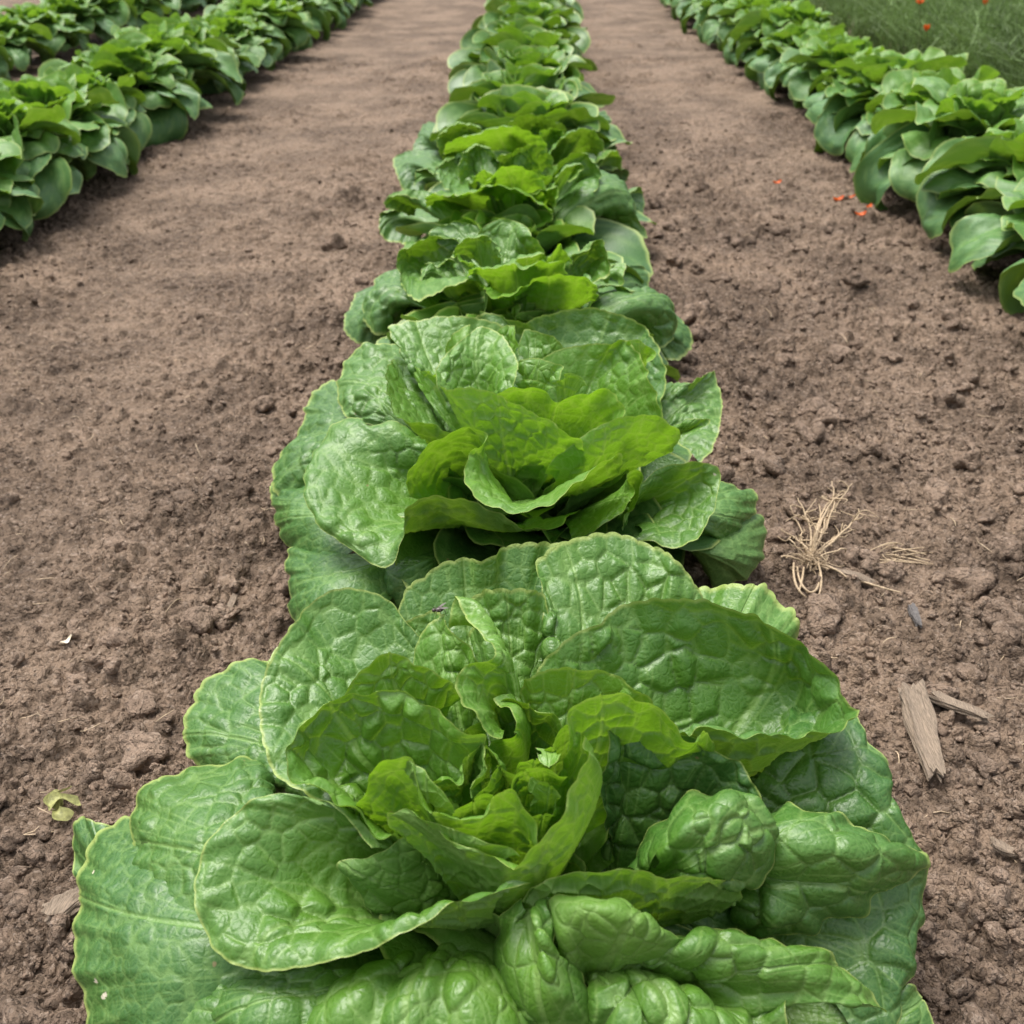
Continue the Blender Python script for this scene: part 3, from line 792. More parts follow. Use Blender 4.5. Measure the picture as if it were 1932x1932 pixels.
    dict(m=[(1230, 1790, .085), (1270, 1765, .10), (1320, 1768), (1380, 1757, .10), (1440, 1776), (1510, 1785, .092), (1560, 1802, .085), (1620, 1850, .07), (1677, 1905, .06), (1640, 1896, .07), (1580, 1872, .075), (1540, 1850, .08), (1510, 1852, .08), (1486, 1872, .08), (1482, 1910, .075), (1490, 1980, .06)], b=(1120, 1880, .04), q=[(1190, 1830, .09), (1240, 1810, .10), (1330, 1820, .095), (1420, 1840, .09), (1430, 1870, .08), (1400, 1910, .07), (1320, 1960, .05)], age=.55, amp=.0022, cell=.014, big=.7),
    dict(m=[(1100, 1860, .08), (1110, 1960, .06), (1200, 2080, .05), (1350, 2110, .04), (1480, 2040, .04), (1520, 1960, .04)], b=(1010, 1800, .04), q=[(1110, 1856, .085), (1150, 1862, .097), (1190, 1875, .093), (1230, 1868, .098), (1280, 1885, .091), (1320, 1890, .088), (1370, 1920, .065)], age=.55, amp=.0034, cell=.013, big=1.0),
    dict(m=[(480, 1960, .045), (560, 2040, .05), (640, 2080, .06), (700, 2090, .053), (780, 2110, .062), (860, 2100, .054), (930, 2110, .058), (1020, 2070, .05), (1070, 1960, .045)], b=(940, 1790, .035), q=[(540, 1900, .065), (640, 1858, .085), (700, 1846, .093), (745, 1856, .089), (795, 1832, .098), (840, 1840, .094), (880, 1838, .097), (940, 1860, .09), (1000, 1900, .07)], age=.5, amp=.0034, cell=.013, big=1.0),
    dict(m=[(800, 1800, .05), (860, 1790, .055), (930, 1790, .055), (1000, 1800, .05)], b=(950, 1700, .03), q=[(830, 1740, .05), (980, 1740, .05)], age=.9, amp=.001),
    # heart
    dict(m=[(670, 1560, .12), (673, 1519, .145), (690, 1480, .158), (706, 1456, .168), (736, 1434, .178), (766, 1433, .182), (780, 1462, .182), (798, 1505, .178), (818, 1533, .172), (860, 1545, .167), (912, 1543, .167), (936, 1520, .172), (949, 1494, .182), (970, 1491, .182), (995, 1530, .176), (1022, 1583, .165), (1030, 1620, .14)], q=[(780, 1620, .10), (770, 1560, .125), (790, 1530, .13), (840, 1590, .13), (890, 1610, .13), (940, 1600, .13), (975, 1600, .13), (1000, 1660, .10)], age=.08, amp=.0014, cell=.009),
    dict(m=[(765, 1450, .165), (771, 1435, .18), (800, 1452, .178), (825, 1488, .175), (842, 1520, .17), (852, 1542, .163)], b=(840, 1570, .13), q=[(775, 1480, .168), (800, 1510, .165), (825, 1550, .15)], age=.35, amp=.001, cell=.009),
    dict(m=[(740, 1560, .14), (727, 1540, .158), (756, 1537, .162), (788, 1551, .162), (835, 1579, .158), (895, 1603, .156), (954, 1629, .156), (980, 1624, .158), (1014, 1595, .166), (1046, 1551, .172), (1064, 1518, .175), (1084, 1475, .178), (1108, 1429, .183), (1112, 1410, .182), (1104, 1386, .178), (1098, 1400, .165)], q=[(850, 1680, .10), (850, 1640, .12), (890, 1660, .12), (940, 1690, .12), (1000, 1680, .12), (1060, 1640, .12), (1105, 1570, .12), (1120, 1530, .12), (1110, 1560, .10)], age=.15, amp=.0014, cell=.010),
    dict(m=[(728, 1541, .158), (758, 1535, .165), (795, 1545, .165), (850, 1562, .162), (905, 1583, .16), (960, 1602, .16), (978, 1622, .158)], b=(940, 1700, .10), q=[(800, 1580, .148), (880, 1610, .145), (940, 1640, .14)], age=.4, amp=.001, cell=.010),
    dict(m=[(800, 1500, .14), (815, 1478, .15), (833, 1465, .154), (852, 1466), (868, 1475, .154), (876, 1450, .156), (890, 1425, .157), (909, 1402, .158), (913, 1430, .157), (905, 1470, .155), (890, 1510, .15)], b=(900, 1560, .09), q=[(850, 1510, .12), (860, 1500, .125), (890, 1480, .12), (905, 1500, .12)], age=.5, amp=.0028, cell=.009),
    dict(m=[(910, 1410, .155), (919, 1412, .16), (935, 1430, .16), (942, 1445, .157), (925, 1465, .155), (905, 1485, .152), (893, 1512, .148)], b=(930, 1540, .09), q=[(930, 1450, .125), (950, 1480, .125), (930, 1510, .12)], age=.2, amp=.0012, cell=.008),
    dict(m=[(925, 1470, .14), (942, 1445, .152), (958, 1450, .155), (970, 1460, .155), (975, 1470, .15), (962, 1480, .148)], b=(940, 1540, .09), q=[(940, 1500, .12), (955, 1500, .12)], age=.4, amp=.0012, cell=.008),
    dict(m=[(853, 1545, .145), (858, 1530, .152), (876, 1514, .157), (909, 1507, .16), (936, 1510, .158), (945, 1530, .15)], b=(910, 1600, .09), q=[(880, 1560, .12), (920, 1560, .12)], age=.05, amp=.001),
    dict(m=[(955, 1510, .14), (962, 1483, .152), (978, 1465, .158), (998, 1455, .16), (1025, 1452, .162), (1050, 1454, .162), (1070, 1470, .155)], b=(1000, 1580, .09), q=[(975, 1530, .12), (1010, 1510, .125), (1040, 1520, .12)], age=.1, amp=.0014, cell=.008),
    dict(m=[(998, 1500, .145), (998, 1470, .158), (1012, 1476, .16), (1031, 1483, .16), (1050, 1493, .158), (1062, 1504, .155), (1040, 1540, .14)], b=(1010, 1590, .09), q=[(1000, 1540, .13), (1025, 1530, .135), (1040, 1550, .12)], age=.3, amp=.0014, cell=.008),
    dict(m=[(1000, 1540, .14), (1018, 1537, .146), (1035, 1537, .146), (1050, 1545, .14)], b=(1010, 1600, .09), q=[(1010, 1570, .125), (1030, 1570, .125)], age=.1, amp=.001, cell=.008),
    dict(m=[(1013, 1418, .158), (1018, 1434, .156), (1035, 1446, .156), (1055, 1442, .158), (1064, 1425, .16)], b=(1030, 1410, .15), q=[(1022, 1422, .155), (1050, 1426, .155)], age=.1, amp=.0006, cell=.008),
    dict(m=[(1025, 1440, .14), (1032, 1415, .155), (1044, 1389, .163), (1066, 1366, .168), (1080, 1380, .16)], b=(1020, 1540, .09), q=[(1030, 1480, .12), (1060, 1450, .125)], age=.05, amp=.001, cell=.009),
    dict(m=[(970, 1460, .14), (985, 1440, .15), (1010, 1430, .152), (1030, 1432, .15), (1045, 1450, .14)], b=(1000, 1540, .09), q=[(990, 1490, .12), (1020, 1490, .12)], age=.1, amp=.0024, cell=.008),
    dict(m=[(860, 1400, .13), (880, 1375, .15), (905, 1370, .155), (917, 1385, .155), (925, 1410, .15)], b=(920, 1540, .08), q=[(890, 1460, .11), (925, 1460, .11)], age=.2, amp=.001, cell=.009),
]
HL = head_leaves('cos', 501, 30, 44, n=34, fr=(0.0, 0.97))
fill1 = skirt(91, 12, .85) + [(P * np.array([0.72, 0.72, 0.55])[None, None], a, b_, c_) for P, a, b_, c_ in HL[::2]]
traced_head((HX, HY, 0.0), H1, None, 1000, 'largest lettuce head, in front at the bottom of the photo, with puckered cupped leaves', G_ROW, 1.0, fill1)

# ------------------------------------------------------------------ the second head
cv4 = lambda x, y: (479.2 + .5291 * x, 511 + .5291 * y)
H2X, H2Y, _ = at(1015, 735, 0.17)
H2 = [
    dict(m=[(420, 1000, .03), (300, 1000, .03), (130, 985, .02), (128, 1100, .015), (150, 1260, .01), (300, 1330, .01), (480, 1300, .01)], b=(800, 1000, .03), q=[(480, 1000, .05), (350, 1080, .06), (450, 1200, .04)], age=1, amp=.0008),
    dict(m=[(300, 780, .04), (180, 760, .035), (66, 770, .025), (70, 860, .02), (110, 960, .015), (160, 1050, .01), (300, 1120, .01)], b=(800, 950, .03), q=[(420, 800, .06), (300, 870, .06), (400, 980, .05)], age=1, amp=.0008),
    dict(m=[(640, 1250, .02), (500, 1200, .03), (430, 1060, .04), (460, 1010, .05), (600, 980, .05), (760, 1000, .04)], b=(900, 950, .03), q=[(680, 1100, .05), (600, 1040, .07), (750, 1000, .06)], age=1, amp=.0008),
    dict(m=[(380, 470, .08), (300, 400, .09), (235, 415, .085), (190, 470, .075), (178, 540, .07), (112, 640, .05), (62, 712, .04), (80, 790, .035), (190, 830, .03), (300, 820, .04)], b=(800, 850, .04), q=[(520, 560, .09), (400, 600, .09), (380, 700, .07)], age=.85, amp=.0022),
    dict(m=[(440, 560, .10), (330, 520, .10), (300, 440, .105), (310, 350, .115), (340, 300, .125), (400, 262, .135), (500, 262, .13), (600, 300, .12)], b=(850, 850, .05), q=[(600, 620, .09), (520, 520, .11), (560, 440, .115), (700, 480, .1)], age=.7, amp=.003, cell=.013),
    dict(m=[(760, 200, .13), (800, 158, .15), (870, 156, .152), (950, 185, .155), (1010, 165, .158), (1100, 140, .162), (1220, 133, .165), (1330, 162, .16), (1410, 220, .15), (1450, 290, .14), (1468, 370, .13), (1460, 460, .115), (1440, 560, .1)], b=(1000, 850, .04), q=[(900, 420, .10), (1050, 400, .10), (1250, 420, .10), (1320, 560, .08)], age=.85, amp=.0022),
    dict(m=[(1480, 400, .09), (1560, 400, .12), (1632, 355, .115), (1655, 400, .105), (1668, 480, .095), (1662, 560, .09), (1640, 630, .085), (1590, 690, .08)], b=(1100, 850, .04), q=[(1350, 520, .09), (1450, 540, .09), (1420, 650, .07)], age=.7, amp=.002),
    dict(m=[(1480, 560, .11), (1540, 532, .125), (1620, 528, .13), (1600, 552, .125), (1540, 582, .12)], b=(1400, 640, .07), q=[(1460, 590, .105), (1500, 600, .1)], age=.5, amp=.001),
    dict(m=[(1560, 990, .03), (1640, 1115, .015), (1720, 1112, .015), (1790, 1060, .02), (1825, 950, .03), (1815, 880, .04), (1760, 872, .045)], b=(1250, 900, .03), q=[(1450, 950, .05), (1600, 1000, .06), (1640, 900, .06)], age=1, amp=.0006),
    dict(m=[(1560, 985, .05), (1620, 960, .055), (1680, 962), (1740, 905, .055), (1785, 860, .055), (1788, 795, .06), (1740, 775, .065), (1660, 750, .075)], b=(1300, 850, .04), q=[(1480, 900, .07), (1580, 870, .08), (1560, 800, .08)], age=.8, amp=.0014),
    dict(m=[(1315, 930, .08), (1320, 850, .10), (1390, 750, .115), (1460, 700, .125), (1550, 680, .13), (1630, 688, .125), (1662, 715, .12), (1655, 800, .105), (1630, 880, .095), (1580, 950, .088), (1500, 992, .08), (1430, 977, .08), (1350, 955, .08)], b=(1200, 900, .05), q=[(1290, 880, .08), (1330, 830, .09), (1430, 790, .095), (1500, 810, .09), (1460, 880, .08), (1370, 920, .075)], age=.65, amp=.0026, cell=.013, big=.7, spots=((.93, .5, .0009),)),
    dict(m=[(960, 440, .14), (1000, 345, .155), (1060, 292, .165), (1130, 268), (1200, 262, .172), (1280, 262), (1330, 250, .18), (1370, 290, .178), (1400, 370, .172), (1428, 440, .165), (1447, 520, .15), (1440, 600, .13)], b=(1050, 850, .05), q=[(1020, 560, .11), (1080, 500, .12), (1180, 470, .12), (1270, 520, .12), (1290, 620, .10)], age=.45, amp=.002),
    dict(m=[(1325, 290, .165), (1330, 252, .182), (1370, 244, .184), (1410, 262, .182), (1435, 295, .178), (1400, 330, .172)], b=(1370, 450, .13), q=[(1350, 340, .16), (1400, 330, .16)], age=.1, amp=.0008),
    dict(m=[(600, 400, .12), (520, 290, .15), (476, 205, .16), (520, 188), (640, 165, .165), (770, 165, .168), (880, 195, .16), (940, 260, .15)], b=(850, 850, .05), q=[(680, 560, .10), (640, 440, .12), (720, 400, .12), (850, 450, .11)], age=.6, amp=.0022),
    dict(m=[(560, 330, .13), (600, 350, .15), (655, 370, .16), (680, 290, .172), (720, 220, .178), (768, 190, .18), (772, 215, .175)], b=(850, 700, .07), q=[(650, 500, .12), (700, 450, .13), (780, 400, .14)], age=.1, amp=.001),
    dict(m=[(500, 310, .13), (476, 345, .145), (470, 410, .145), (488, 480, .14), (520, 528, .135), (600, 548, .132), (700, 575, .13), (760, 600, .12)], b=(880, 850, .05), q=[(620, 500, .10), (580, 520, .11), (600, 600, .11), (760, 700, .09)], age=.35, amp=.0016),
    dict(m=[(700, 500, .14), (650, 400, .165), (655, 340, .172), (690, 290, .178), (760, 230, .184), (800, 200, .188), (860, 212, .185), (910, 265, .182), (940, 320, .178), (940, 380, .172), (900, 440, .16)], b=(900, 700, .08), q=[(760, 550, .13), (760, 440, .145), (830, 400, .15), (880, 500, .14)], age=.45, amp=.0028, cell=.010),
    dict(m=[(860, 470, .15), (875, 432, .165), (930, 414, .172), (1010, 424, .172), (1060, 455, .168), (1095, 462, .166), (1150, 440, .172), (1210, 424, .177), (1265, 428, .177), (1310, 475, .172), (1318, 520, .165), (1300, 580, .15)], b=(1050, 850, .06), q=[(930, 600, .12), (1000, 560, .13), (1100, 600, .12), (1220, 600, .12)], age=.03, amp=.001),
    dict(m=[(640, 410, .15), (690, 418, .175), (800, 425, .178), (900, 458, .178), (1000, 510, .173), (1100, 570, .167), (1165, 605, .16), (1180, 650, .14)], b=(950, 880, .05), q=[(780, 680, .10), (850, 650, .12), (950, 670, .12), (1060, 720, .11)], age=.1, amp=.0022),
    dict(m=[(1040, 720, .12), (1060, 680, .135), (1120, 630, .148), (1200, 570, .16), (1300, 530, .168), (1400, 514, .172), (1470, 530, .17), (1518, 580, .16), (1500, 640, .14)], b=(1050, 880, .05), q=[(1080, 780, .10), (1180, 720, .12), (1300, 680, .12), (1360, 720, .10)], age=.08, amp=.0018),
    dict(m=[(700, 900, .08), (560, 790, .12), (552, 720, .145), (580, 660, .155), (640, 610, .162), (720, 572, .167), (790, 562, .17), (828, 590, .17), (800, 625, .165), (755, 660, .16), (745, 720, .152), (765, 780, .148), (820, 830, .145), (900, 862, .142), (950, 860, .145), (1050, 832, .15), (1150, 765, .158), (1230, 692, .165), (1290, 648, .17), (1312, 665, .168), (1305, 720, .15)], b=(950, 900, .05), q=[(800, 880, .08), (700, 800, .09), (690, 740, .10), (720, 690, .11), (800, 680, .12), (840, 720, .125), (870, 780, .12), (930, 840, .12), (1000, 830, .12), (1080, 790, .12), (1160, 800, .10)], age=.3, amp=.0018, big=.7),
    dict(m=[(1100, 990, .08), (1180, 950, .10), (1260, 900, .115), (1325, 840, .13), (1350, 790, .138), (1330, 740, .145), (1350, 722, .148), (1372, 740, .143), (1360, 820, .125), (1320, 900, .10)], b=(1100, 880, .05), q=[(1130, 930, .09), (1200, 890, .10), (1260, 830, .11), (1300, 790, .11), (1300, 830, .09)], age=.35, amp=.0014),
    dict(m=[(560, 600, .11), (520, 545, .135), (420, 545, .135), (350, 525, .133), (280, 560, .128), (235, 620, .12), (195, 700, .112), (180, 780, .106), (200, 850, .098), (260, 930, .09), (340, 990, .084), (420, 1045, .078), (482, 1053, .078), (515, 1000, .088), (530, 920, .105), (552, 850, .125), (600, 815, .133), (700, 808, .138), (800, 838, .134), (900, 888, .128), (1000, 916, .122), (1080, 915, .12), (1162, 850, .12)], b=(900, 880, .05), q=[(680, 680, .11), (550, 650, .118), (430, 680, .112), (390, 780, .10), (440, 880, .088), (590, 920, .085), (760, 920, .08), (900, 930, .085), (1020, 900, .09)], age=.65, amp=.0028, cell=.013, big=.7),
    dict(m=[(940, 345, .16), (950, 318, .172), (1010, 312, .175), (1070, 330, .175), (1105, 345, .172), (1090, 390, .165)], b=(1020, 560, .12), q=[(970, 420, .15), (1050, 430, .15)], age=.3, amp=.0014, cell=.009),
    dict(m=[(1060, 400, .16), (1100, 385, .17), (1110, 370, .172), (1150, 378, .172), (1190, 410, .168)], b=(1100, 560, .12), q=[(1080, 450, .15), (1140, 450, .15)], age=.3, amp=.002, cell=.009),
    dict(m=[(930, 400, .155), (960, 388, .165), (1010, 392, .167), (1060, 420, .165)], b=(1020, 560, .12), q=[(960, 450, .15), (1030, 460, .15)], age=.2, amp=.001, cell=.009),
    dict(m=[(860, 240, .15), (880, 205, .168), (910, 192, .17), (935, 205, .17), (945, 270, .16)], b=(920, 500, .1), q=[(890, 320, .14), (930, 330, .14)], age=.15, amp=.002, cell=.009),
    dict(m=[(940, 300, .14), (960, 215, .155), (1010, 215, .158), (1070, 240, .158), (1110, 280, .15)], b=(1000, 600, .08), q=[(970, 380, .12), (1050, 380, .12)], age=.6, amp=.002),
]
HL = head_leaves('cos', 502, 30, 44, n=34)
fill2 = skirt(92, 14, .95) + [(P * np.array([0.80, 0.80, 0.6])[None, None], a, b_, c_) for P, a, b_, c_ in HL]
traced_head((H2X, H2Y, 0.0), H2, cv4, 2000, 'second lettuce head from the camera, with a heart shaped fold at its front', G_ROW, 0.7, fill2)

# ------------------------------------------------------------------ third, fourth and fifth heads
cvP = lambda x, y: (638.9 + .35715 * x, 357.8 + .35715 * y)
cvQ = lambda x, y: (702.8 + .2811 * x, 127.8 + .2811 * y)
H3X, H3Y, _ = at(*cvP(960, 400), 0.17)
H3 = [
    dict(m=[(180, 520, .06), (90, 560, .055), (38, 660, .045), (40, 770, .03), (150, 830, .02), (290, 800, .02)], q=[(500, 560, .07), (330, 650, .07), (420, 720, .05)], age=1, amp=.002),
    dict(m=[(1700, 640, .05), (1820, 695, .055), (1862, 760, .045), (1862, 840, .03), (1800, 900, .02), (1680, 900, .02)], q=[(1400, 600, .07), (1500, 700, .07), (1400, 740, .05)], age=1, amp=.002),
    dict(m=[(1450, 440, .06), (1560, 400, .065), (1625, 430, .055), (1645, 510, .04), (1640, 600, .02)], q=[(1250, 500, .07), (1400, 550, .06)], age=1, amp=.001),
    dict(m=[(330, 440, .09), (270, 438, .095), (200, 480, .09), (160, 560, .08), (130, 640, .07), (150, 720, .06), (230, 768, .055), (340, 690, .06), (430, 630, .06)], q=[(600, 520, .09), (400, 520, .10), (400, 600, .10), (520, 640, .08)], age=.85, amp=.003, cell=.015),
    dict(m=[(1400, 620, .08), (1460, 570, .095), (1540, 542, .105), (1640, 540, .105), (1740, 580, .095), (1782, 650, .08), (1780, 740, .06), (1720, 830, .05), (1620, 830, .045)], q=[(1250, 600, .09), (1450, 620, .105), (1550, 680, .09), (1450, 760, .06)], age=.85, amp=.003, cell=.015),
    dict(m=[(590, 330, .13), (480, 245, .15), (520, 190, .16), (600, 172, .165), (700, 180, .165), (760, 215, .16)], q=[(750, 420, .12), (700, 360, .13), (820, 380, .13)], age=.75, amp=.002),
    dict(m=[(720, 260, .15), (760, 200, .17), (820, 165, .18), (870, 153, .184), (940, 170, .183), (1000, 205, .18), (1030, 260, .175), (1090, 315, .165), (1105, 370, .15)], q=[(830, 450, .12), (900, 390, .14), (980, 420, .13)], age=.65, amp=.003, cell=.014),
    dict(m=[(660, 300, .14), (610, 258, .15), (500, 245, .155), (400, 290, .152), (315, 340, .147), (305, 400, .138), (330, 470, .128), (388, 582, .118), (450, 577, .124), (560, 532, .135), (640, 492, .143), (740, 476, .15), (775, 540, .13)], q=[(780, 420, .12), (700, 370, .12), (580, 370, .12), (460, 400, .11), (470, 480, .10), (600, 560, .10), (760, 620, .08)], age=.6, amp=.003, cell=.013),
    dict(m=[(430, 500, .118), (440, 420, .128), (490, 390, .132), (530, 400, .13), (580, 370, .136), (640, 390, .134), (680, 450, .128)], q=[(600, 500, .11), (640, 470, .11)], age=.6, amp=.003),
    dict(m=[(370, 670, .06), (430, 600, .08), (520, 580, .095), (620, 600, .10), (720, 670, .08)], q=[(640, 640, .06), (740, 680, .06)], age=.6, amp=.001),
    dict(m=[(1360, 580, .09), (1370, 530, .11), (1420, 500, .118), (1500, 515, .118), (1570, 540, .115), (1480, 550, .11)], q=[(1200, 600, .09), (1300, 560, .10)], age=.7, amp=.001),
    dict(m=[(1420, 520, .09), (1440, 420, .115), (1480, 393, .12), (1518, 398, .12), (1500, 460, .115), (1490, 520, .10)], q=[(1250, 500, .10), (1350, 520, .10)], age=.5, amp=.002),
    dict(m=[(1220, 420, .14), (1230, 350, .16), (1300, 310, .168), (1385, 262, .178), (1420, 330, .168), (1445, 400, .155), (1410, 470, .14), (1340, 500, .13)], q=[(1100, 520, .11), (1180, 440, .13), (1280, 430, .13), (1250, 520, .11)], age=.75, amp=.0034, cell=.013),
    dict(m=[(1100, 380, .15), (1130, 340, .165), (1170, 288, .178), (1205, 330, .172), (1228, 400, .16)], q=[(1060, 480, .12), (1150, 480, .12)], age=.1, amp=.001),
    dict(m=[(600, 370, .14), (610, 325, .162), (650, 290, .17), (720, 250, .178), (790, 250, .18), (850, 330, .174), (880, 400, .165)], q=[(780, 460, .12), (760, 400, .14), (840, 430, .14)], age=.55, amp=.003, cell=.011),
    dict(m=[(600, 330, .155), (640, 365, .163), (700, 382, .166), (725, 420, .163), (690, 450, .15)], q=[(740, 520, .12), (760, 500, .12)], age=.08, amp=.001),
    dict(m=[(680, 460, .15), (690, 425, .165), (740, 398, .172), (800, 420, .17), (860, 403, .173), (920, 398, .175), (970, 410, .174), (1060, 380, .178), (1130, 395, .178), (1190, 386, .178), (1215, 450, .168)], q=[(820, 560, .12), (900, 530, .13), (1000, 530, .13), (1080, 560, .12)], age=.05, amp=.0015),
    dict(m=[(900, 400, .16), (950, 365, .172), (1020, 350, .175), (1090, 355, .173), (1100, 390, .165)], q=[(940, 470, .13), (1040, 470, .13)], age=.3, amp=.002),
    dict(m=[(750, 500, .145), (775, 542, .153), (820, 572, .15), (900, 568, .15), (945, 545, .154), (1000, 500, .158), (1080, 470, .16)], q=[(820, 650, .10), (880, 660, .10), (980, 620, .12)], age=.08, amp=.002),
    dict(m=[(920, 610, .12), (935, 565, .145), (1010, 503, .158), (1100, 465, .168), (1200, 455, .173), (1290, 470, .172), (1368, 515, .163), (1360, 590, .13)], q=[(940, 700, .08), (1050, 650, .11), (1180, 650, .11), (1220, 690, .08)], age=.12, amp=.0026),
]
H4X, H4Y, _ = at(*cvQ(950, 770), 0.17)
H4 = [
    dict(m=[(400, 570, .07), (270, 560, .08), (160, 590, .07), (138, 640, .06), (180, 760, .05), (240, 850, .03), (400, 900, .02)], q=[(600, 700, .07), (400, 700, .08), (500, 820, .05)], age=.95, amp=.002),
    dict(m=[(140, 960, .07), (60, 990, .06), (40, 1080, .045), (80, 1150, .03), (300, 1200, .02)], q=[(500, 950, .07), (300, 1020, .06), (500, 1080, .04)], age=1, amp=.001),
    dict(m=[(1680, 880, .07), (1790, 806, .078), (1818, 860, .06), (1822, 960, .04), (1780, 1040, .03)], q=[(1500, 900, .07), (1600, 960, .06)], age=1, amp=.001),
    dict(m=[(1480, 740, .12), (1600, 738, .125), (1690, 805, .12), (1740, 900, .11), (1765, 980, .10), (1800, 1050, .085), (1842, 1140, .065), (1700, 1130, .07), (1540, 1080, .08)], q=[(1300, 800, .12), (1450, 820, .14), (1520, 920, .12), (1480, 1000, .10), (1350, 1000, .08)], age=.85, amp=.003, cell=.015),
    dict(m=[(460, 960, .08), (360, 910, .105), (250, 865, .12), (140, 855, .125), (80, 885, .122), (75, 925, .115), (150, 965, .10), (280, 1000, .08)], q=[(600, 920, .09), (450, 890, .11), (320, 920, .105), (420, 980, .08)], age=.7, amp=.002),
    dict(m=[(280, 800, .09), (290, 700, .105), (360, 690, .11), (420, 720, .11)], q=[(500, 800, .09), (520, 780, .09)], age=.8, amp=.001),
    dict(m=[(700, 1060, .07), (900, 1050, .08), (1050, 1058, .085), (1250, 1068, .085), (1380, 1045, .092), (1520, 1000, .10), (1620, 945, .108), (1560, 915, .118)], q=[(850, 980, .09), (930, 960, .105), (1080, 960, .11), (1250, 960, .115), (1350, 900, .12)], age=.4, amp=.002),
    dict(m=[(640, 620, .12), (570, 600, .14), (480, 640, .15), (420, 690, .152), (450, 750, .148), (500, 830, .138), (540, 872, .133), (660, 860, .13)], q=[(760, 760, .12), (620, 700, .12), (560, 770, .115), (680, 840, .11)], age=.6, amp=.003, cell=.013),
    dict(m=[(600, 780, .13), (575, 700, .15), (590, 620, .165), (640, 555, .175), (720, 515, .182), (790, 550, .178), (845, 600, .172), (860, 660, .15)], q=[(740, 800, .12), (700, 700, .14), (760, 660, .15), (850, 720, .14)], age=.6, amp=.003, cell=.012),
    dict(m=[(760, 680, .14), (800, 620, .16), (900, 570, .175), (1000, 525, .184), (1080, 508, .187), (1150, 540, .184), (1200, 600, .175), (1225, 700, .15)], q=[(860, 800, .11), (980, 720, .14), (1100, 760, .12)], age=.55, amp=.003, cell=.013),
    dict(m=[(1200, 780, .13), (1220, 680, .16), (1280, 600, .176), (1380, 568, .18), (1440, 588, .176), (1505, 660, .168), (1532, 740, .155), (1500, 830, .14), (1380, 910, .12)], q=[(1150, 880, .10), (1230, 780, .13), (1360, 740, .14), (1380, 820, .12), (1280, 900, .10)], age=.65, amp=.003, cell=.013),
    dict(m=[(1200, 820, .14), (1225, 760, .16), (1262, 700, .175), (1330, 652, .182), (1402, 668, .182), (1370, 725, .172), (1300, 790, .155)], q=[(1180, 880, .12), (1240, 800, .14), (1300, 780, .14)], age=.45, amp=.002),
    dict(m=[(670, 790, .14), (685, 720, .165), (740, 690, .172), (810, 728, .168), (820, 790, .15)], q=[(780, 860, .12), (820, 860, .12)], age=.1, amp=.001),
    dict(m=[(720, 840, .13), (745, 795, .158), (800, 735, .17), (880, 682, .18), (960, 660, .183), (1050, 680, .18), (1120, 740, .172), (1165, 805, .162), (1160, 860, .14)], q=[(850, 900, .11), (950, 860, .13), (1050, 900, .11)], age=.08, amp=.0015),
    dict(m=[(1040, 900, .12), (1050, 862, .14), (1120, 830, .153), (1250, 800, .162), (1235, 880, .15), (1205, 1000, .11)], q=[(1020, 960, .09), (1120, 930, .11), (1120, 980, .09)], age=.1, amp=.001),
    dict(m=[(370, 940, .11), (360, 872, .138), (400, 855, .145), (540, 862, .155), (640, 830, .162), (760, 800, .168), (880, 795, .17), (980, 830, .165), (1080, 880, .157), (1190, 955, .142), (1200, 1010, .11)], q=[(600, 990, .07), (700, 950, .09), (860, 930, .10), (980, 950, .10), (1060, 1000, .07)], age=.15, amp=.002),
]
H5X, H5Y, _ = at(*cvQ(1040, 500), 0.17)
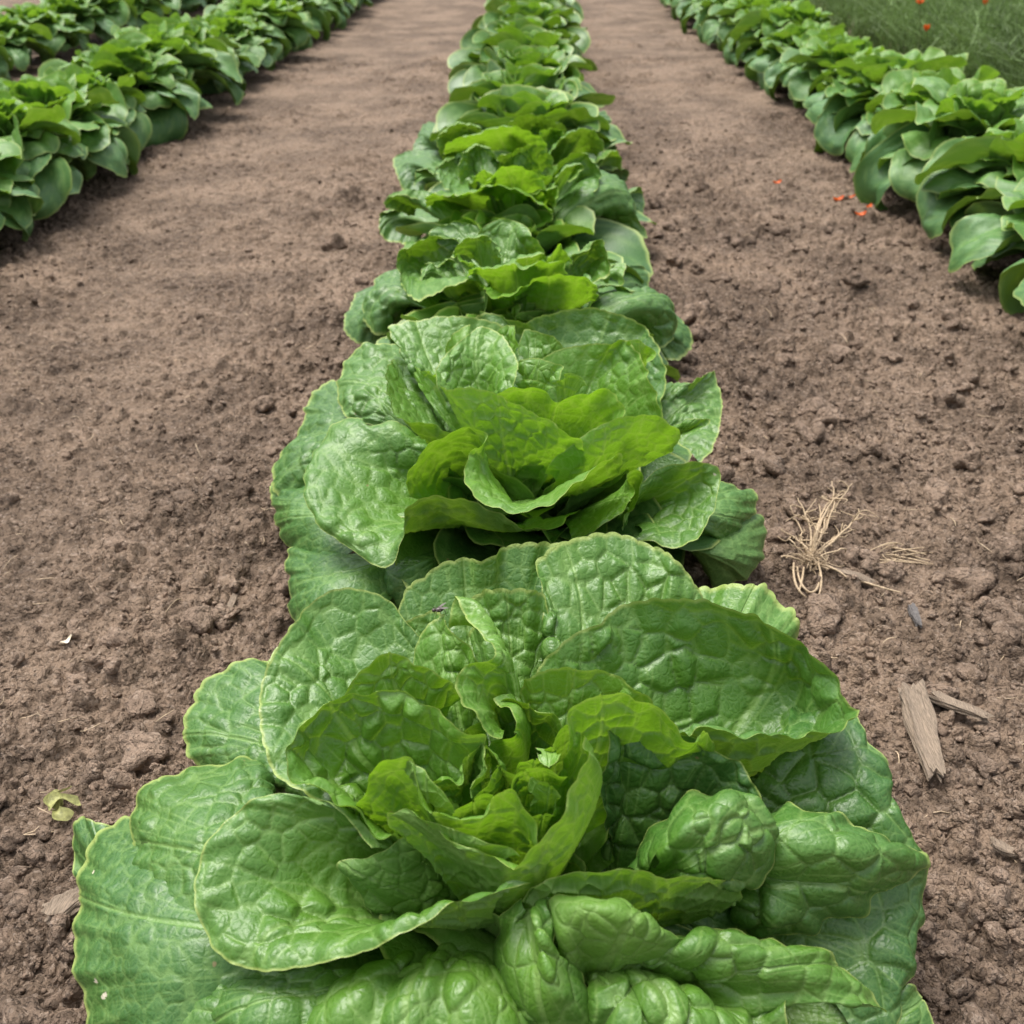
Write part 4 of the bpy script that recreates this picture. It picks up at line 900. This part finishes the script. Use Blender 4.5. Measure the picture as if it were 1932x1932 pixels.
H5 = [
    dict(m=[(460, 480, .06), (400, 375, .08), (350, 375, .075), (300, 480, .065), (265, 570, .05), (330, 650, .03)], q=[(650, 520, .07), (480, 520, .08), (550, 620, .05)], age=.95, amp=.002),
    dict(m=[(1480, 680, .06), (1540, 695, .065), (1640, 685, .065), (1722, 690, .055), (1690, 770, .03), (1560, 800, .02)], q=[(1300, 650, .06), (1450, 720, .06), (1400, 760, .04)], age=.95, amp=.001),
    dict(m=[(1470, 700, .06), (1500, 640, .09), (1560, 590, .105), (1620, 560, .11), (1665, 590, .095), (1668, 690, .07)], q=[(1300, 650, .08), (1420, 640, .09), (1450, 700, .07)], age=.35, amp=.001, flip=True),
    dict(m=[(1440, 430, .11), (1500, 330, .125), (1560, 290, .125), (1600, 350, .115), (1620, 470, .10), (1640, 550, .08), (1560, 640, .06)], q=[(1250, 560, .09), (1400, 460, .12), (1450, 560, .09)], age=.9, amp=.002),
    dict(m=[(490, 660, .09), (435, 545, .14), (445, 460, .158), (520, 395, .168), (620, 377, .17), (720, 405, .168), (760, 470, .14)], q=[(760, 620, .09), (620, 560, .11), (660, 480, .13), (820, 520, .12)], age=.65, amp=.002),
    dict(m=[(860, 430, .15), (890, 385, .175), (960, 338, .184), (1060, 310, .187), (1160, 330, .184), (1280, 388, .175), (1320, 460, .15)], q=[(940, 560, .11), (1060, 470, .13), (1180, 540, .12)], age=.6, amp=.003),
    dict(m=[(1100, 540, .14), (1120, 440, .165), (1180, 400, .17), (1260, 410, .17), (1290, 470, .16)], q=[(1110, 600, .12), (1200, 570, .12)], age=.3, amp=.003),
    dict(m=[(1180, 620, .12), (1200, 560, .15), (1280, 475, .17), (1370, 415, .18), (1480, 425, .18), (1532, 480, .17), (1545, 540, .155), (1500, 600, .13)], q=[(1150, 680, .09), (1220, 590, .12), (1340, 560, .13), (1330, 640, .10)], age=.5, amp=.002),
    dict(m=[(480, 600, .12), (490, 530, .16), (560, 482, .17), (720, 440, .18), (800, 408, .187), (900, 390, .19), (1000, 405, .187), (1100, 455, .179), (1165, 515, .168), (1170, 600, .13)], q=[(740, 680, .08), (780, 600, .11), (900, 560, .13), (1000, 600, .11), (1040, 680, .08)], age=.08, amp=.0015),
]
for nm, (hx, hy), hs_, cv, sd_ in (('third', (H3X, H3Y), H3, cvP, 3000), ('fourth', (H4X, H4Y), H4, cvQ, 4000), ('fifth', (H5X, H5Y), H5, cvQ, 5000)):
    HL = head_leaves('cos', 503 + sd_ // 1000, 26, 40, n=38)
    fl_ = skirt(90 + sd_ // 1000, 14, 1.0) + [(P * np.array([1.0, 1.0, 0.68])[None, None], a, b_, c_) for P, a, b_, c_ in HL]
    traced_head((hx, hy, 0.0), hs_, cv, sd_, {'third': 'third lettuce head from the camera, its ruffled leaves open to the left',
                'fourth': 'fourth lettuce head from the camera, with a broad rim leaf across its front',
                'fifth': 'fifth lettuce head from the camera, with a tall yellow green arched leaf in front'}[nm], G_ROW, 0.5, fl_)
print('CORES', H2Y, H3Y, H4Y, H5Y)


# ------------------------------------------------------------------ the other heads
ORD = ['first', 'second', 'third', 'fourth', 'fifth', 'sixth', 'seventh', 'eighth', 'ninth', 'tenth', 'eleventh', 'twelfth', 'thirteenth',
       'fourteenth', 'fifteenth', 'sixteenth', 'seventeenth', 'eighteenth', 'nineteenth', 'twentieth', 'twenty first', 'twenty second', 'twenty third', 'twenty fourth', 'twenty fifth', 'twenty sixth']


def head_object(style, seed, nt, ns, per_leaf=False):
    mat = M_LET if style == 'cos' else M_SIDE
    root = empty('lettuce')
    lv = head_leaves(style, seed, nt, ns)
    if per_leaf:
        for P, flip, data, flat in lv:
            link('leaf', leaf_grid_mesh('leaf', P, flip, data, flat), mat, root)
    else:
        k = int(len(lv) * 0.62)
        link('outer_foliage', join_leaves('outer_foliage', lv[:k]), mat, root)
        link('heart', join_leaves('heart', lv[k:]), mat, root)
    return root


def copy_head(root):
    r = root.copy(); C.objects.link(r)
    for ch in list(root.children):
        c = ch.copy(); C.objects.link(c); c.parent = r
    return r


def place(o, x, y, rz, s, label, group, sz=1.0):
    o.location = (x, y, -0.004)
    o.rotation_euler = (0, 0, rz)
    o.scale = (s, s, s * sz)
    tag(o, label, 'lettuce', group)


rg = random.Random(42)
used = set()
cos = [None] * 5
yy = [H5Y + 0.37 * (k + 1) for k in range(15)]
for i, y in enumerate(yy):
    lab = ORD[i + 5] + ' lettuce head from the camera in the centre row, pale green with a yellow heart'
    v = i % 5
    if cos[v] is None:
        cos[v] = head_object('cos', 41 + v, 34, 48); o = cos[v]
    else:
        o = copy_head(cos[v])
    place(o, ROW0 + 0.02 + rg.uniform(-.012, .012), y + rg.uniform(-.015, .015), rg.uniform(0, 6.28), rg.uniform(1.12, 1.2), lab, G_ROW, .9)

side = [None] * 6


def side_row(x0, ylist, phrase, group):
    for i, y in enumerate(ylist):
        v = rg.randrange(6)
        if side[v] is None:
            side[v] = head_object('side', 61 + v, 34, 46); o = side[v]
        else:
            o = copy_head(side[v])
        place(o, x0 + rg.uniform(-.015, .015), y + rg.uniform(-.02, .02), rg.uniform(0, 6.28), rg.uniform(1.08, 1.34),
              ORD[i] + ' lettuce head ' + phrase, group, rg.uniform(.82, .95))


side_row(ROWR, [0.60 + 0.25 * k for k in range(26)], 'from the near end of the right row, drooping dark outer leaves', 'lettuces in the row on the right')
side_row(ROWL, [0.80 + 0.25 * k for k in range(25)], 'from the near end of the row left of the centre', 'lettuces in the first row on the left')
side_row(ROWLL, [2.6 + 0.32 * k for k in range(14)], 'from the near end of the outermost left row', 'lettuces in the far left row')

# ------------------------------------------------------------------ tubes
def tube(path, rad, n=6):
    P = np.asarray(path, float); k = len(P)
    rad = np.interp(np.linspace(0, 1, k), np.linspace(0, 1, len(rad)), rad)
    T = np.gradient(P, axis=0); T /= np.maximum(np.linalg.norm(T, axis=1, keepdims=True), 1e-9)
    up = np.array([0.13, 0.21, 0.97]); A = np.cross(T, up); A /= np.maximum(np.linalg.norm(A, axis=1, keepdims=True), 1e-9)
    B = np.cross(T, A)
    a = np.linspace(0, 2 * math.pi, n, endpoint=False)
    V = P[:, None] + rad[:, None, None] * (np.cos(a)[None, :, None] * A[:, None] + np.sin(a)[None, :, None] * B[:, None])
    f = []
    for i in range(k - 1):
        for j in range(n):
            f.append((i * n + j, i * n + (j + 1) % n, (i + 1) * n + (j + 1) % n, (i + 1) * n + j))
    return V.reshape(-1, 3), np.array(f)


def merge(lst):
    V, Fa, o = [], [], 0
    for v, f in lst:
        V.append(v); Fa.append(np.asarray(f) + o); o += len(v)
    return np.concatenate(V), np.concatenate(Fa)


def on_ground(px, py, lift=0.0):
    x, y, _ = at(px, py, 0.005)
    return np.array([x, y, gh(x, y) + lift])


M_STRAW = plain_material('dry straw', (0.44, 0.33, 0.21), 0.6, 0.25, 500, transl=0.1)
M_WOOD = plain_material('weathered wood', (0.21, 0.16, 0.115), 0.85, 0.45, 260, (8, 0.5, 3), bump=0.0012)
M_LITTER = plain_material('root fibre', (0.42, 0.32, 0.21), 0.8, 0.4, 90)
M_DARK = plain_material('dark twig', (0.10, 0.09, 0.085), 0.8, 0.3)
M_ORANGE = plain_material('orange petal', (0.70, 0.13, 0.015), 0.5, 0.25, 200, transl=0.3)
M_WHITE = plain_material('pale husk', (0.75, 0.68, 0.55), 0.6, 0.15)
M_WILT = plain_material('wilted leaf', (0.30, 0.30, 0.11), 0.6, 0.35, 300, transl=0.2)
M_FLY = plain_material('fly body', (0.05, 0.035, 0.03), 0.35, 0.3)
M_WING = plain_material('fly wing', (0.10, 0.085, 0.075), 0.5, 0.2)
M_GRASS = plain_material('wildflower green', (0.11, 0.18, 0.045), 0.6, 0.5, 6.0, transl=0.3)
M_STEM = plain_material('wildflower stem', (0.26, 0.34, 0.13), 0.6, 0.3, 20.0, transl=0.2)

# dried weed with its roots: straight pale stems out of a knot, loops below
rr = np.random.default_rng(8)
knot = on_ground(1532, 1042, .010)
st = []
tips = [(1520, 985), (1500, 965), (1505, 940), (1528, 990), (1566, 962), (1572, 935), (1590, 930), (1598, 912), (1610, 905), (1622, 945), (1618, 975), (1490, 1000), (1488, 1020), (1570, 910), (1555, 985), (1545, 950), (1600, 1000), (1595, 1035)]
for k, (px, py) in enumerate(tips):
    e = on_ground(px, py, rr.uniform(.006, .022))
    t = np.linspace(0, 1, 14)[:, None]
    side_ = rr.normal(0, .006, 3); side_[2] = abs(side_[2]) + .006
    p = knot * (1 - t) + e * t + side_ * np.sin(t * math.pi) + rr.normal(0, .0005, (14, 3))
    st.append(tube(p, [.0016 if k < 10 else .0007, .0009, .0005], 6))
    if k < 12:                                  # leaf wisps at the ends
        for _ in range(4):
            j = int(rr.integers(6, 13)); d = rr.normal(0, .010, 3); d[2] = abs(d[2]) * .4
            tt = np.linspace(0, 1, 8)[:, None]
            q = p[j] + d * tt + rr.normal(0, .004, 3) * np.sin(tt * 3.14)
            st.append(tube(q, [.0008, .0004], 4))
for (ax_, ay_, bx, by, cx, cy) in [(1500, 1048, 1495, 1100, 1525, 1104), (1525, 1104, 1552, 1100, 1550, 1060), (1508, 1050, 1510, 1085, 1540, 1092), (1530, 1045, 1570, 1060, 1600, 1075),
                                   (1540, 1045, 1640, 1075, 1705, 1092), (1535, 1040, 1560, 1035, 1590, 1058), (1530, 1045, 1480, 1035, 1475, 1045), (1545, 1050, 1560, 1080, 1548, 1100), (1520, 1050, 1518, 1075, 1512, 1088)]:
    a, b, c = on_ground(ax_, ay_, .010), on_ground(bx, by, .006), on_ground(cx, cy, .004)
    t = np.linspace(0, 1, 14)[:, None]
    st.append(tube((1 - t) ** 2 * a + 2 * t * (1 - t) * b * 1.0 + t * t * c, [.0010, .0012, .0007], 6))
for _ in range(90):
    d = rr.normal(0, .010, 3); d[2] = abs(d[2]) * .35
    t = np.linspace(0, 1, 8)[:, None]
    o = knot + rr.normal(0, .004, 3)
    st.append(tube(o + d * t + rr.normal(0, .004, 3) * np.sin(t * 3.14), [.0004, .0003], 4))
v, f = merge(st)
root = empty('dried_weed', tuple(knot)); tag(root, 'pulled out weed dried to pale straw, lying on the soil right of the second lettuce', 'dried weed')
link('stems', raw_mesh('stems', v - knot, f), M_STRAW, root)
# scrap of straw to its right
st = []
for _ in range(16):
    c = on_ground(1700 + rr.uniform(-30, 40), 1015 + rr.uniform(-14, 14), .004); a = rr.normal(0, .5); d = np.array([math.cos(a), math.sin(a), rr.uniform(-.1, .15)]) * rr.uniform(.006, .02)
    t = np.linspace(-1, 1, 8)[:, None]
    st.append(tube(c + d * t + rr.normal(0, .002, 3) * (1 - t * t), [.0006, .0008, .0004], 4))
v, f = merge(st)
c = on_ground(1700, 1015)
tag(link('straw_wisp', raw_mesh('straw_wisp', v - c, f), M_STRAW), 'small brownish wisp of straw on the soil right of the dried weed', 'straw').location = tuple(c)


def splinter(p0, p1, wd, th, seed, mat, name, label, cat='wood chip', lift=0.004):
    """a split piece of wood between two points: ragged ends, grooves along the grain"""
    a, b = on_ground(*p0, lift), on_ground(*p1, lift)
    d = b - a; L = np.linalg.norm(d); d /= L
    sdv = np.cross(d, (0, 0, 1)); sdv /= np.linalg.norm(sdv); up = np.cross(sdv, d)
    n, m = 50, 48
    u = np.linspace(0, 1, n)[:, None]; an = np.linspace(0, 2 * math.pi, m, endpoint=False)[None]
    cxs = np.sign(np.cos(an)) * np.abs(np.cos(an)) ** 0.45; czs = np.sign(np.sin(an)) * np.abs(np.sin(an)) ** 0.45
    g = 1 + 0.24 * vnoise(an * 5 + 0 * u, u * 2.5 + seed, seed) * 2 + 0.20 * vnoise(an * 14 + 0 * u, u * 3 + seed, seed + 2) * 2
    taper = 1 - 0.35 * u ** 2
    end = 0.13 * vnoise(cxs * 6 + 0 * u + seed, 0 * u, seed + 4) * 2
    uu = np.clip(u, 0, 1) + end * (np.abs(u - 0.5) > 0.44)
    P = a + d * (uu * L)[..., None] + sdv * (cxs * wd * .5 * taper * g)[..., None] + up * (czs * th * .5 * taper * g + 0.003 * np.sin(u * 2.6 + seed))[..., None]
    V = P.reshape(-1, 3)
    f = [(i * m + j, i * m + (j + 1) % m, (i + 1) * m + (j + 1) % m, (i + 1) * m + j) for i in range(n - 1) for j in range(m)]
    V = np.vstack([V, P[0].mean(0), P[-1].mean(0)])
    c0 = n * m
    f += [(c0, j, (j + 1) % m, c0) for j in range(0)]
    F4 = np.array(f)
    mid = (a + b) / 2
    import bmesh
    bm = bmesh.new()
    vs = [bm.verts.new(q - mid) for q in V]
    for q in F4: bm.faces.new([vs[i] for i in q])
    for j in range(m):
        bm.faces.new([vs[c0], vs[(j + 1) % m], vs[j]]); bm.faces.new([vs[c0 + 1], vs[(n - 1) * m + j], vs[(n - 1) * m + (j + 1) % m]])
    bmesh.ops.recalc_face_normals(bm, faces=bm.faces)
    me = bpy.data.meshes.new(name); bm.to_mesh(me); bm.free()
    o = link(name, me, mat); o.location = tuple(mid)
    tag(o, label, cat)
    return o


splinter((1722, 1292), (1768, 1442), .021, .009, 3, M_WOOD, 'wood_chip', 'broad grey brown split wood chip lying lengthwise right of the front lettuce', lift=.008)
splinter((1762, 1305), (1862, 1345), .011, .006, 5, M_WOOD, 'wood_chip', 'narrow wood splinter lying crosswise above the broad wood chip', lift=.010)
splinter((90, 1706), (150, 1650), .018, .008, 7, M_WOOD, 'wood_chip', 'pinkish brown wood chip tucked against the left edge of the front lettuce', lift=.006)
splinter((400, 1140), (436, 1095), .008, .004, 9, M_WOOD, 'wood_chip', 'thin slanting wood splinter on the soil left of the second lettuce', lift=.003)
splinter((1728, 1120), (1738, 1160), .007, .005, 11, M_DARK, 'twig', 'short dark grey twig on the soil above the wood chips', 'twig', lift=.004)
splinter((1650, 1070), (1585, 1060), .009, .004, 13, M_WOOD, 'wood_chip', 'pale flat wood chip just below the dried weed', lift=.003)
splinter((1880, 1570), (1932, 1590), .007, .004, 15, M_WOOD, 'wood_chip', 'small wood splinter at the right edge of the photo', lift=.005)


def petal(px, py, L, W, a, mat, name, label, cat, lift=.004, curl=.4):
    c = on_ground(px, py, lift)
    n = 12
    u = np.linspace(0, 1, n)[:, None]; s = np.linspace(-1, 1, 9)[None]
    ww = np.sin(u ** .7 * math.pi * .93) * W / 2
    X = (u - .5) * L + 0 * s; Y = s * ww
    Z = curl * L * (u - .5) ** 2 * 2 + .5 * curl * W * s ** 2 + .0008 * np.sin(s * 6 + u * 9)
    P = np.stack([X * math.cos(a) - Y * math.sin(a), X * math.sin(a) + Y * math.cos(a), Z], -1)
    o = link(name, raw_mesh(name, P.reshape(-1, 3), grid_faces(n, 9)), mat)
    o.location = tuple(c)
    return tag(o, label, cat)


petal(1468, 331, .020, .013, .3, M_ORANGE, 'petal', 'fallen orange petal farthest up the right furrow', 'petal')
petal(1584, 360, .030, .012, .5, M_ORANGE, 'petal', 'wide orange petal between the two other fallen petals', 'petal')
petal(1607, 354, .022, .008, .2, M_ORANGE, 'petal', 'thin orange petal scrap touching the wide orange petal', 'petal')
petal(1625, 396, .024, .015, .2, M_ORANGE, 'petal', 'dark orange petal nearest the right row of lettuces', 'petal')
petal(1640, 389, .022, .010, .9, M_ORANGE, 'petal', 'bright orange petal overlapping the nearest dark orange one', 'petal', lift=.008)
petal(112, 1163, .013, .0045, 1.1, M_WHITE, 'husk', 'tiny white seed husk on the trodden soil at the left', 'husk')
petal(604, 1312, .006, .004, .5, M_ORANGE, 'petal', 'speck of orange petal left of the front lettuce', 'petal')
# wilted scrap of leaf
lv = []
for k, (px, py, a) in enumerate([(97, 1465, 1.9), (108, 1478, .6), (100, 1492, 2.6)]):
    c = on_ground(px, py, .005)
    n = 12
    u = np.linspace(0, 1, n)[:, None]; s = np.linspace(-1, 1, 7)[None]
    ww = .0045 + .0015 * np.sin(u * 9)
    X = (u - .5) * .02 + 0 * s; Y = s * ww + .003 * np.sin(u * 5)
    Z = .004 * np.sin(u * 4) + .003 * s ** 2
    P = np.stack([X * math.cos(a) - Y * math.sin(a) + c[0], X * math.sin(a) + Y * math.cos(a) + c[1], Z + c[2]], -1)
    lv.append((P.reshape(-1, 3), grid_faces(n, 7)))
v, f = merge(lv); c = on_ground(103, 1478)
o = link('wilted_leaf', raw_mesh('wilted_leaf', v - c, f), M_WILT); o.location = tuple(c)
tag(o, 'shrivelled olive green scrap of leaf on the soil at the left edge', 'leaf scrap')

# fine bits of straw and root fibre strewn over the soil
st = []
for _ in range(520):
    y = 0.28 * (2.4 / 0.28) ** rr.random(); x = rr.uniform(-.75, .8)
    if abs(x + .03) < .2: continue
    L = rr.uniform(.003, .011) * (1 if rr.random() < .9 else 2.0); a = rr.uniform(0, 6.28)
    t = np.linspace(-1, 1, 5)[:, None]
    p = np.array([x, y, gh(x, y) + .0012]) + np.array([math.cos(a), math.sin(a), rr.uniform(-.2, .2)]) * L * t + rr.normal(0, .25 * L, 3) * (1 - t * t)
    p[:, 2] = np.maximum(p[:, 2], gh(x, y))
    st.append(tube(p, [.0003, .0005, .0003], 4))
v, f = merge(st)
tag(link('straw_litter', raw_mesh('straw_litter', v, f), M_LITTER), 'tiny pale straw and root fibres strewn over the brown soil', 'straw litter', kind='stuff')

# fly on the tip of a leaf
fl = Vector(at(829, 1150, .168))
root = empty('fly', tuple(fl)); tag(root, 'small dark fly standing on a leaf tip at the back of the front lettuce', 'fly')
vi, fi = ico(3)
link('body', raw_mesh('body', merge([(vi * np.array([.0028, .0016, .0015]), fi), (vi * .0012 + np.array([.0034, 0, .0003]), fi)])[0],
                      merge([(vi, fi), (vi, fi)])[1]), M_FLY, root)
wv = []
for s_ in (-1, 1):
    u = np.linspace(0, 1, 8)[:, None]; q = np.linspace(-1, 1, 5)[None]
    X = -.005 * u + 0 * q; Y = s_ * (.0006 + .0022 * u) + q * .0009 * np.sin(u ** .7 * 3); Z = .0014 + .0006 * u + 0 * q
    wv.append((np.stack([X, Y, Z], -1).reshape(-1, 3), grid_faces(8, 5)))
v, f = merge(wv); link('wings', raw_mesh('wings', v, f), M_WING, root)
for s_ in (-1, 1):
    for k in (-1, 0, 1):
        p = [(k * .0012, s_ * .0010, 0), (k * .0025, s_ * .0026, .0008), (k * .0034, s_ * .0034, -.0030)]
        v, f = tube(catmull(p, 8), [.00022, .00012], 5)
        link('leg', raw_mesh('leg', v, f), M_FLY, root)
root.rotation_euler = (0, 0, R(200))

# ------------------------------------------------------------------ wildflower bed beyond the right row
rr = np.random.default_rng(77)


def strips(n, xr, yr, hr, lean, w, seg_=7, ground=0.0):
    x = rr.uniform(*xr, n); y = yr[0] * (yr[1] / yr[0]) ** rr.random(n)
    h = rr.uniform(*hr, n); a = rr.uniform(0, 6.28, n); le = rr.uniform(0, lean, n) * h
    fa_ = rr.uniform(0, 3.14, n)
    t = np.linspace(0, 1, seg_)
    cx = x[:, None] + np.cos(a)[:, None] * le[:, None] * t ** 2 + .02 * np.sin(t * 5)[None] * rr.normal(0, 1, n)[:, None]
    cy = y[:, None] + np.sin(a)[:, None] * le[:, None] * t ** 2
    cz = ground + h[:, None] * t * (1 - .25 * t * (le / h)[:, None])
    ww = w * (1 - .8 * t)[None] * rr.uniform(.6, 1.3, n)[:, None]
    dx, dy = np.cos(fa_)[:, None] * ww, np.sin(fa_)[:, None] * ww
    P = np.stack([np.stack([cx - dx, cy - dy, cz], -1), np.stack([cx + dx, cy + dy, cz], -1)], 2)
    f0 = grid_faces(seg_, 2)
    f = f0[None] + (np.arange(n) * seg_ * 2)[:, None, None]
    return P.reshape(-1, 3), f.reshape(-1, 4), (cx, cy, cz)


NS_, NF_ = 16000, 80000
v1, f1, cen = strips(NS_, (0, 1), (2.1, 9.5), (.12, .36), 1.1, .0030)
cx, cy, cz = cen
xs0 = 1.25 + (0.25 + 0.5 * (cy[:, :1] - 2.0))* rr.random((NS_, 1)) - cx[:, :1]
cx += xs0
v1 = v1.reshape(NS_, -1, 3); v1[:, :, 0] += xs0; v1 = v1.reshape(-1, 3)
idx = rr.integers(0, NS_, NF_); ti = rr.integers(1, 7, NF_)
o = np.stack([cx[idx, ti], cy[idx, ti], cz[idx, ti]], -1)
d = rr.normal(0, 1, (NF_, 3)); d[:, 2] = np.abs(d[:, 2]); d /= np.linalg.norm(d, axis=1, keepdims=True); d *= rr.uniform(.02, .06, NF_)[:, None]
sdv = np.cross(d, rr.normal(0, 1, (NF_, 3))); sdv /= np.linalg.norm(sdv, axis=1, keepdims=True); sdv *= .0013
P = np.stack([o - sdv, o + sdv, o + d + sdv * .3, o + d - sdv * .3], 1).reshape(-1, 3)
f2 = np.arange(NF_ * 4).reshape(-1, 4)
v, f = merge([(v1, f1), (P, f2)])
tag(link('wildflower_foliage', raw_mesh('wildflower_foliage', v, f), M_GRASS), 'feathery dark green wildflower foliage beyond the right row', 'foliage', kind='stuff')


def flower(px, py, z, open_, label):
    x, y, _ = at(px, py, z)
    root = empty('wildflower', (x + .05, y + .12, 0)); tag(root, label, 'wildflower', 'orange wildflowers behind the right row')
    p = catmull([(0, 0, 0), (.0, -.03, z * .6), (-.05, -.12, z)], 16)
    v, f = tube(p, [.0022, .0015], 6); link('stem', raw_mesh('stem', v, f), M_STEM, root)
    pv = []
    for k in range(5):
        a = k * 1.2566
        u = np.linspace(0, 1, 8)[:, None]; s = np.linspace(-1, 1, 7)[None]
        ww = .008 * np.sin(u ** .6 * 2.6)
        r_ = .014 * u * open_; X = r_ + 0 * s; Y = s * ww; Z = .014 * u * (1.2 - open_) + .006 * s ** 2
        Pp = np.stack([X * math.cos(a) - Y * math.sin(a) - .05, X * math.sin(a) + Y * math.cos(a) - .12, Z + z], -1)
        pv.append((Pp.reshape(-1, 3), grid_faces(8, 7)))
    v, f = merge(pv); link('bloom', raw_mesh('bloom', v, f), M_ORANGE, root)


flower(1735, 8, .25, .8, 'orange wildflower bloom near the top edge, left one of the pair at the upper right')
flower(1747, 60, .22, .35, 'closed orange brown bud lower than the open bloom')
flower(1858, 10, .25, .5, 'pale orange bloom at the top edge near the right corner')
v, f, _c = strips(70, (1.4, 2.6), (2.6, 6.0), (.34, .48), 1.8, .0050, 10)
for k in range(70):
    a = k * 20
    m = raw_mesh('grass_stalk', v[a:a + 20] - np.array([v[a][0], v[a][1], 0]), grid_faces(10, 2))
    if k < 24:
        o = link('grass_stalk', m, M_STEM); o.location = (v[a][0], v[a][1], 0)
        tag(o, 'long pale stalk arching out of the wildflower foliage', 'stalk', 'stalks in the wildflower bed')
